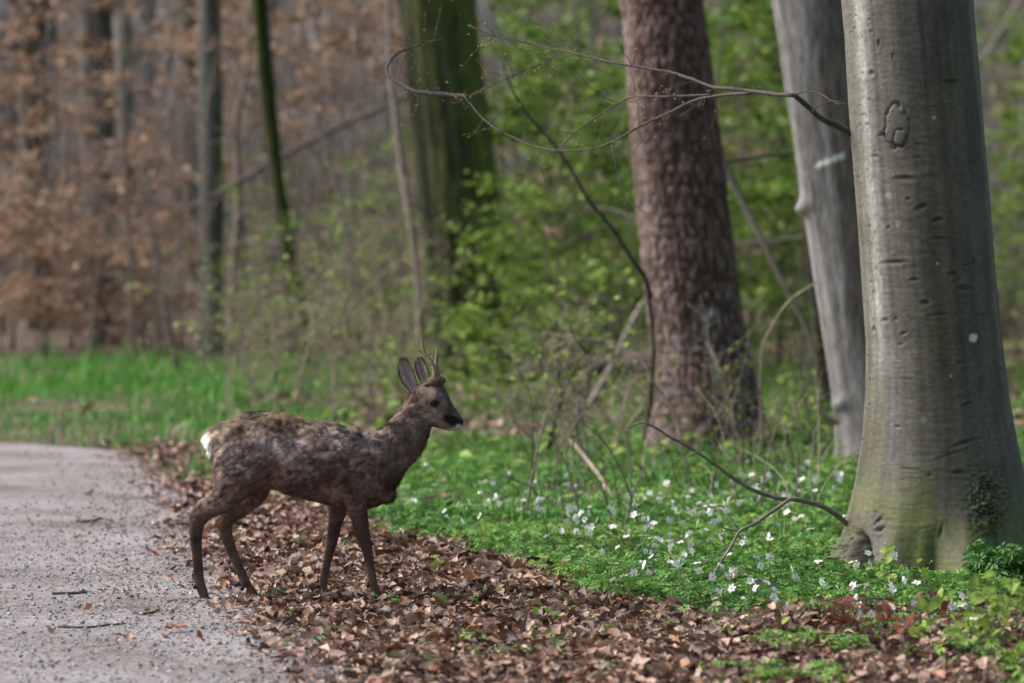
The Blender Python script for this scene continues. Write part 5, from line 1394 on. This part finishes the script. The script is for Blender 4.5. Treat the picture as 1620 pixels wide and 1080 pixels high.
# ears: cupped, thick, dark rim, pale inside
def ear(center_px, left_px, right_px, y0, cup, lean_y, name="ear"):
    Lp, Rp = resample(np.array(left_px, float), 26), resample(np.array(right_px, float), 26)
    nv_ = 13
    s = np.linspace(-1, 1, nv_)
    V, C = [], []
    for k in range(26):
        t_ = k / 25
        for q in s:
            px, py = (Lp[k] * (1 - q) + Rp[k] * (1 + q)) / 2
            w = np.linalg.norm(Rp[k] - Lp[k]) * DS / 2
            y = y0 + lean_y * t_ + cup * w * (1 - q * q) - 0.2 * w * abs(q) ** 3
            V.append(D(px, py, y))
            inn = mix(np.array([.40, .31, .27]), np.array([.66, .55, .49]), np.array(np.clip(0.5 + 0.9 * float(noise(np.array([[q * 4.5, t_ * 2.2, y0 * 7]]), 5)[0]), 0, 1)))
            rim = max(float(smooth(.82, 1.0, np.array(abs(q)))), float(smooth(.84, .97, np.array(t_))))
            dk = float(smooth(.25, .6, noise(np.array([[q * 7 + t_ * 3, t_ * 3.5, y0 * 3]]), 6))[0]) * .65
            cc = mix(inn, np.array([.030, .022, .02]), np.array(max(rim * .9, dk * (1 - abs(q)))))
            C.append(cc)
    V, C = np.array(V), np.array(C)
    n0 = len(V)
    back = V.copy()
    nrm_off = np.array([0.0, 0.0045, 0.0])
    V = np.vstack([V, back + nrm_off])
    C = np.vstack([C, np.tile([.075, .055, .042], (n0, 1))])
    gf = grid_faces(26, nv_)
    rimq = []
    for k in range(25):
        for e_ in (0, nv_ - 1):
            rimq.append((k * nv_ + e_, (k + 1) * nv_ + e_, (k + 1) * nv_ + e_ + n0, k * nv_ + e_ + n0))
    for q in range(nv_ - 1):
        rimq.append((25 * nv_ + q, 25 * nv_ + q + 1, 25 * nv_ + q + 1 + n0, 25 * nv_ + q + n0))
    me = make_mesh(name, V - foot, [np.vstack([gf, gf[:, ::-1] + n0, np.array(rimq)])], m_skin, col=C)
    eo = add(name, me, deer)
    # long pale hairs inside, short dark ones on the rim
    r = np.random.default_rng(int(abs(y0) * 1e4) + 3)
    kq = r.integers(2 * nv_, 24 * nv_, 1500)
    q = kq % nv_
    p = V[kq] + r.normal(0, .0012, (1500, 3)) - [0, .0008, 0]
    up = (np.array([*D(*Lp[-1], 0)]) - np.array([*D(*((Lp[0] + Rp[0]) / 2), 0)]))
    up /= np.linalg.norm(up)
    d = up * .8 + np.array([.35, 0, 0]) * ((6 - q) / 6.0)[:, None] * -1 * 0.3 + r.normal(0, .28, (1500, 3)) + [0, -.28, 0]
    d /= np.linalg.norm(d, axis=1)[:, None]
    sd = np.cross(d, [0, 1, 0]); sd /= np.linalg.norm(sd, axis=1)[:, None] + 1e-9
    L = r.uniform(.007, .016, 1500)[:, None]
    HV = np.stack([p - sd * .0006, p + sd * .0006, p + d * L], 1).reshape(-1, 3)
    edge = (np.abs(q - 6) >= 6)
    hc = np.where(edge[:, None], [.045, .035, .03], C[kq] * r.uniform(.7, 1.5, 1500)[:, None])
    add("ear_hair", make_mesh("ear_hair", HV - foot, [np.arange(4500).reshape(-1, 3)], m_hair, col=np.repeat(hc, 3, 0)), eo, kind="stuff")
ear(None, [(653, 620), (644, 612), (636, 602), (632, 590), (631, 578), (633.5, 569), (638, 563.5)], [(661, 613), (659, 602), (656.5, 591), (652, 581), (647.5, 573), (643, 567), (638.6, 563.4)], -.050, .85, -.03)
ear(None, [(668, 606), (663, 599), (659, 590), (657, 581), (658, 574), (661, 569), (664, 566.5)], [(680, 600), (678, 592), (676, 585), (673.5, 578), (670, 572), (667, 568), (664.6, 566.4)], .032, .8, .02)
# antlers: pearled beams with tines on a burr
m_ant, nt, b = mat("antler", 0.6, 0.3)
nz = N(nt, "TexNoise", Vector=coords(nt), Scale=160.0, Detail=4.0)
nt.links.new(ramp(nt, nz.outputs["Fac"], [(.3, (.085, .055, .035)), (.5, (.20, .145, .10)), (.75, (.36, .29, .22))]), b.inputs["Base Color"])
bump(nt, b, nz.outputs["Fac"], .8, .004)
m_burr, nt, b = mat("antler_burr", 0.85, 0.15)
nz = N(nt, "TexNoise", Vector=coords(nt), Scale=230.0, Detail=4.0)
nt.links.new(ramp(nt, nz.outputs["Fac"], [(.34, (.03, .022, .013)), (.52, (.13, .095, .055)), (.74, (.34, .27, .16))]), b.inputs["Base Color"])
bump(nt, b, nz.outputs["Fac"], 1, .005)
def antler(rows, tines, y0):
    a = Acc()
    def put(rows, r0, r1):
        W = np.array([hb(x, y, y0 + dy) for x, y, dy in rows])
        W = resample(W, 26)
        rad = np.interp(np.linspace(0, 1, 26), [0, .75, 1], [r0, (r0 + r1) / 2, r1])
        V, F = tube(W, rad, 10, 0.28)
        a.put(V, F)
    put(rows, .0105, .0016)
    for t_ in tines:
        put(t_, .0058, .0012)
    o = add("antler", a.mesh("antler", m_ant, off=foot), deer)
    c = hb(rows[0][0], rows[0][1] + 2, y0)
    V, F = blob(np.zeros(3), (.027, .022, .021), -0.35)
    dn = V / np.linalg.norm(V, axis=1)[:, None]
    V = V * (1 + .22 * noise(dn * 6 + y0 * 50, 3) + .14 * noise(dn * 13 + y0 * 50, 4))[:, None] + c - foot
    V2, F2 = blob(np.zeros(3), (.022, .018, .010), 0.25)
    V2 = V2 * (1 + .30 * noise(V2 * 260 + y0 * 50, 5) + .2 * noise(V2 * 500, 6))[:, None] + hb(rows[0][0] - 9, rows[0][1] + 6, y0 * .8) - foot
    add("burr", make_mesh("burr", np.vstack([V, V2]), [F[0], F2[0] + len(V)], m_burr), o)
antler([(689, 601, 0), (688.5, 590, 0), (686, 577, -.002), (679.5, 566, -.004), (671.5, 556.5, -.004), (668.3, 545, 0), (666.7, 532, .004)], [[(672.5, 558, -.004), (666, 554.5, -.006), (658.5, 553, -.008)]], -.022)
antler([(694, 600, 0), (692, 590, 0), (690, 578, .002), (690.3, 568, .004), (691.2, 559, .004), (692, 549.5, .002)], [[(689.6, 581, 0), (685, 570, .01), (681, 562, .016)]], .026)
# hooves: two cloven toes and two dew claws on every leg
m_hoof = plain("hoof_horn", (0.018, 0.015, 0.014), 0.45, 0.4, 60)
for rows, y0 in LEGS:
    px, py = rows[-1][0], rows[-1][1]
    a = Acc()
    top = D(px, py, y0)
    toe = 0.030
    for s_ in (-1, 1):
        base = top[0]
        yy = top[1] + s_ * .0085
        pts = []
        for (dx, z, w) in ((-.017, top[2] + .002, .0075), (-.018, .004, .0085), (-.017, -.003, .008), (.006, -.003, .0088), (toe, -.002, .0035), (toe + .001, .004, .003), (.012, max(.014, top[2] * .9), .007), (.010, top[2] + .004, .007)):
            pts.append((dx, z, w))
        V = []
        for side_ in (-1, 1):
            for dx, z, w in pts:
                V.append((base + dx, yy + side_ * w, z))
        V = np.array(V)
        n_ = len(pts)
        q = np.array([(i_, (i_ + 1) % n_, (i_ + 1) % n_ + n_, i_ + n_) for i_ in range(n_)])
        caps = np.array([[0, 7, 6, 1], [1, 6, 3, 2], [6, 5, 4, 3]])
        a.put(V, [q, caps, caps[:, ::-1] + n_])
    fx, fy = rows[-3][0], rows[-3][1]
    for s_ in (-1, 1):
        a.put(*blob(D(fx - 8.5, fy + 5, y0 + s_ * .009), (.007, .006, .009), .3))
    add("hoof", a.mesh("hoof", m_hoof, off=foot, smooth_shade=True), deer)
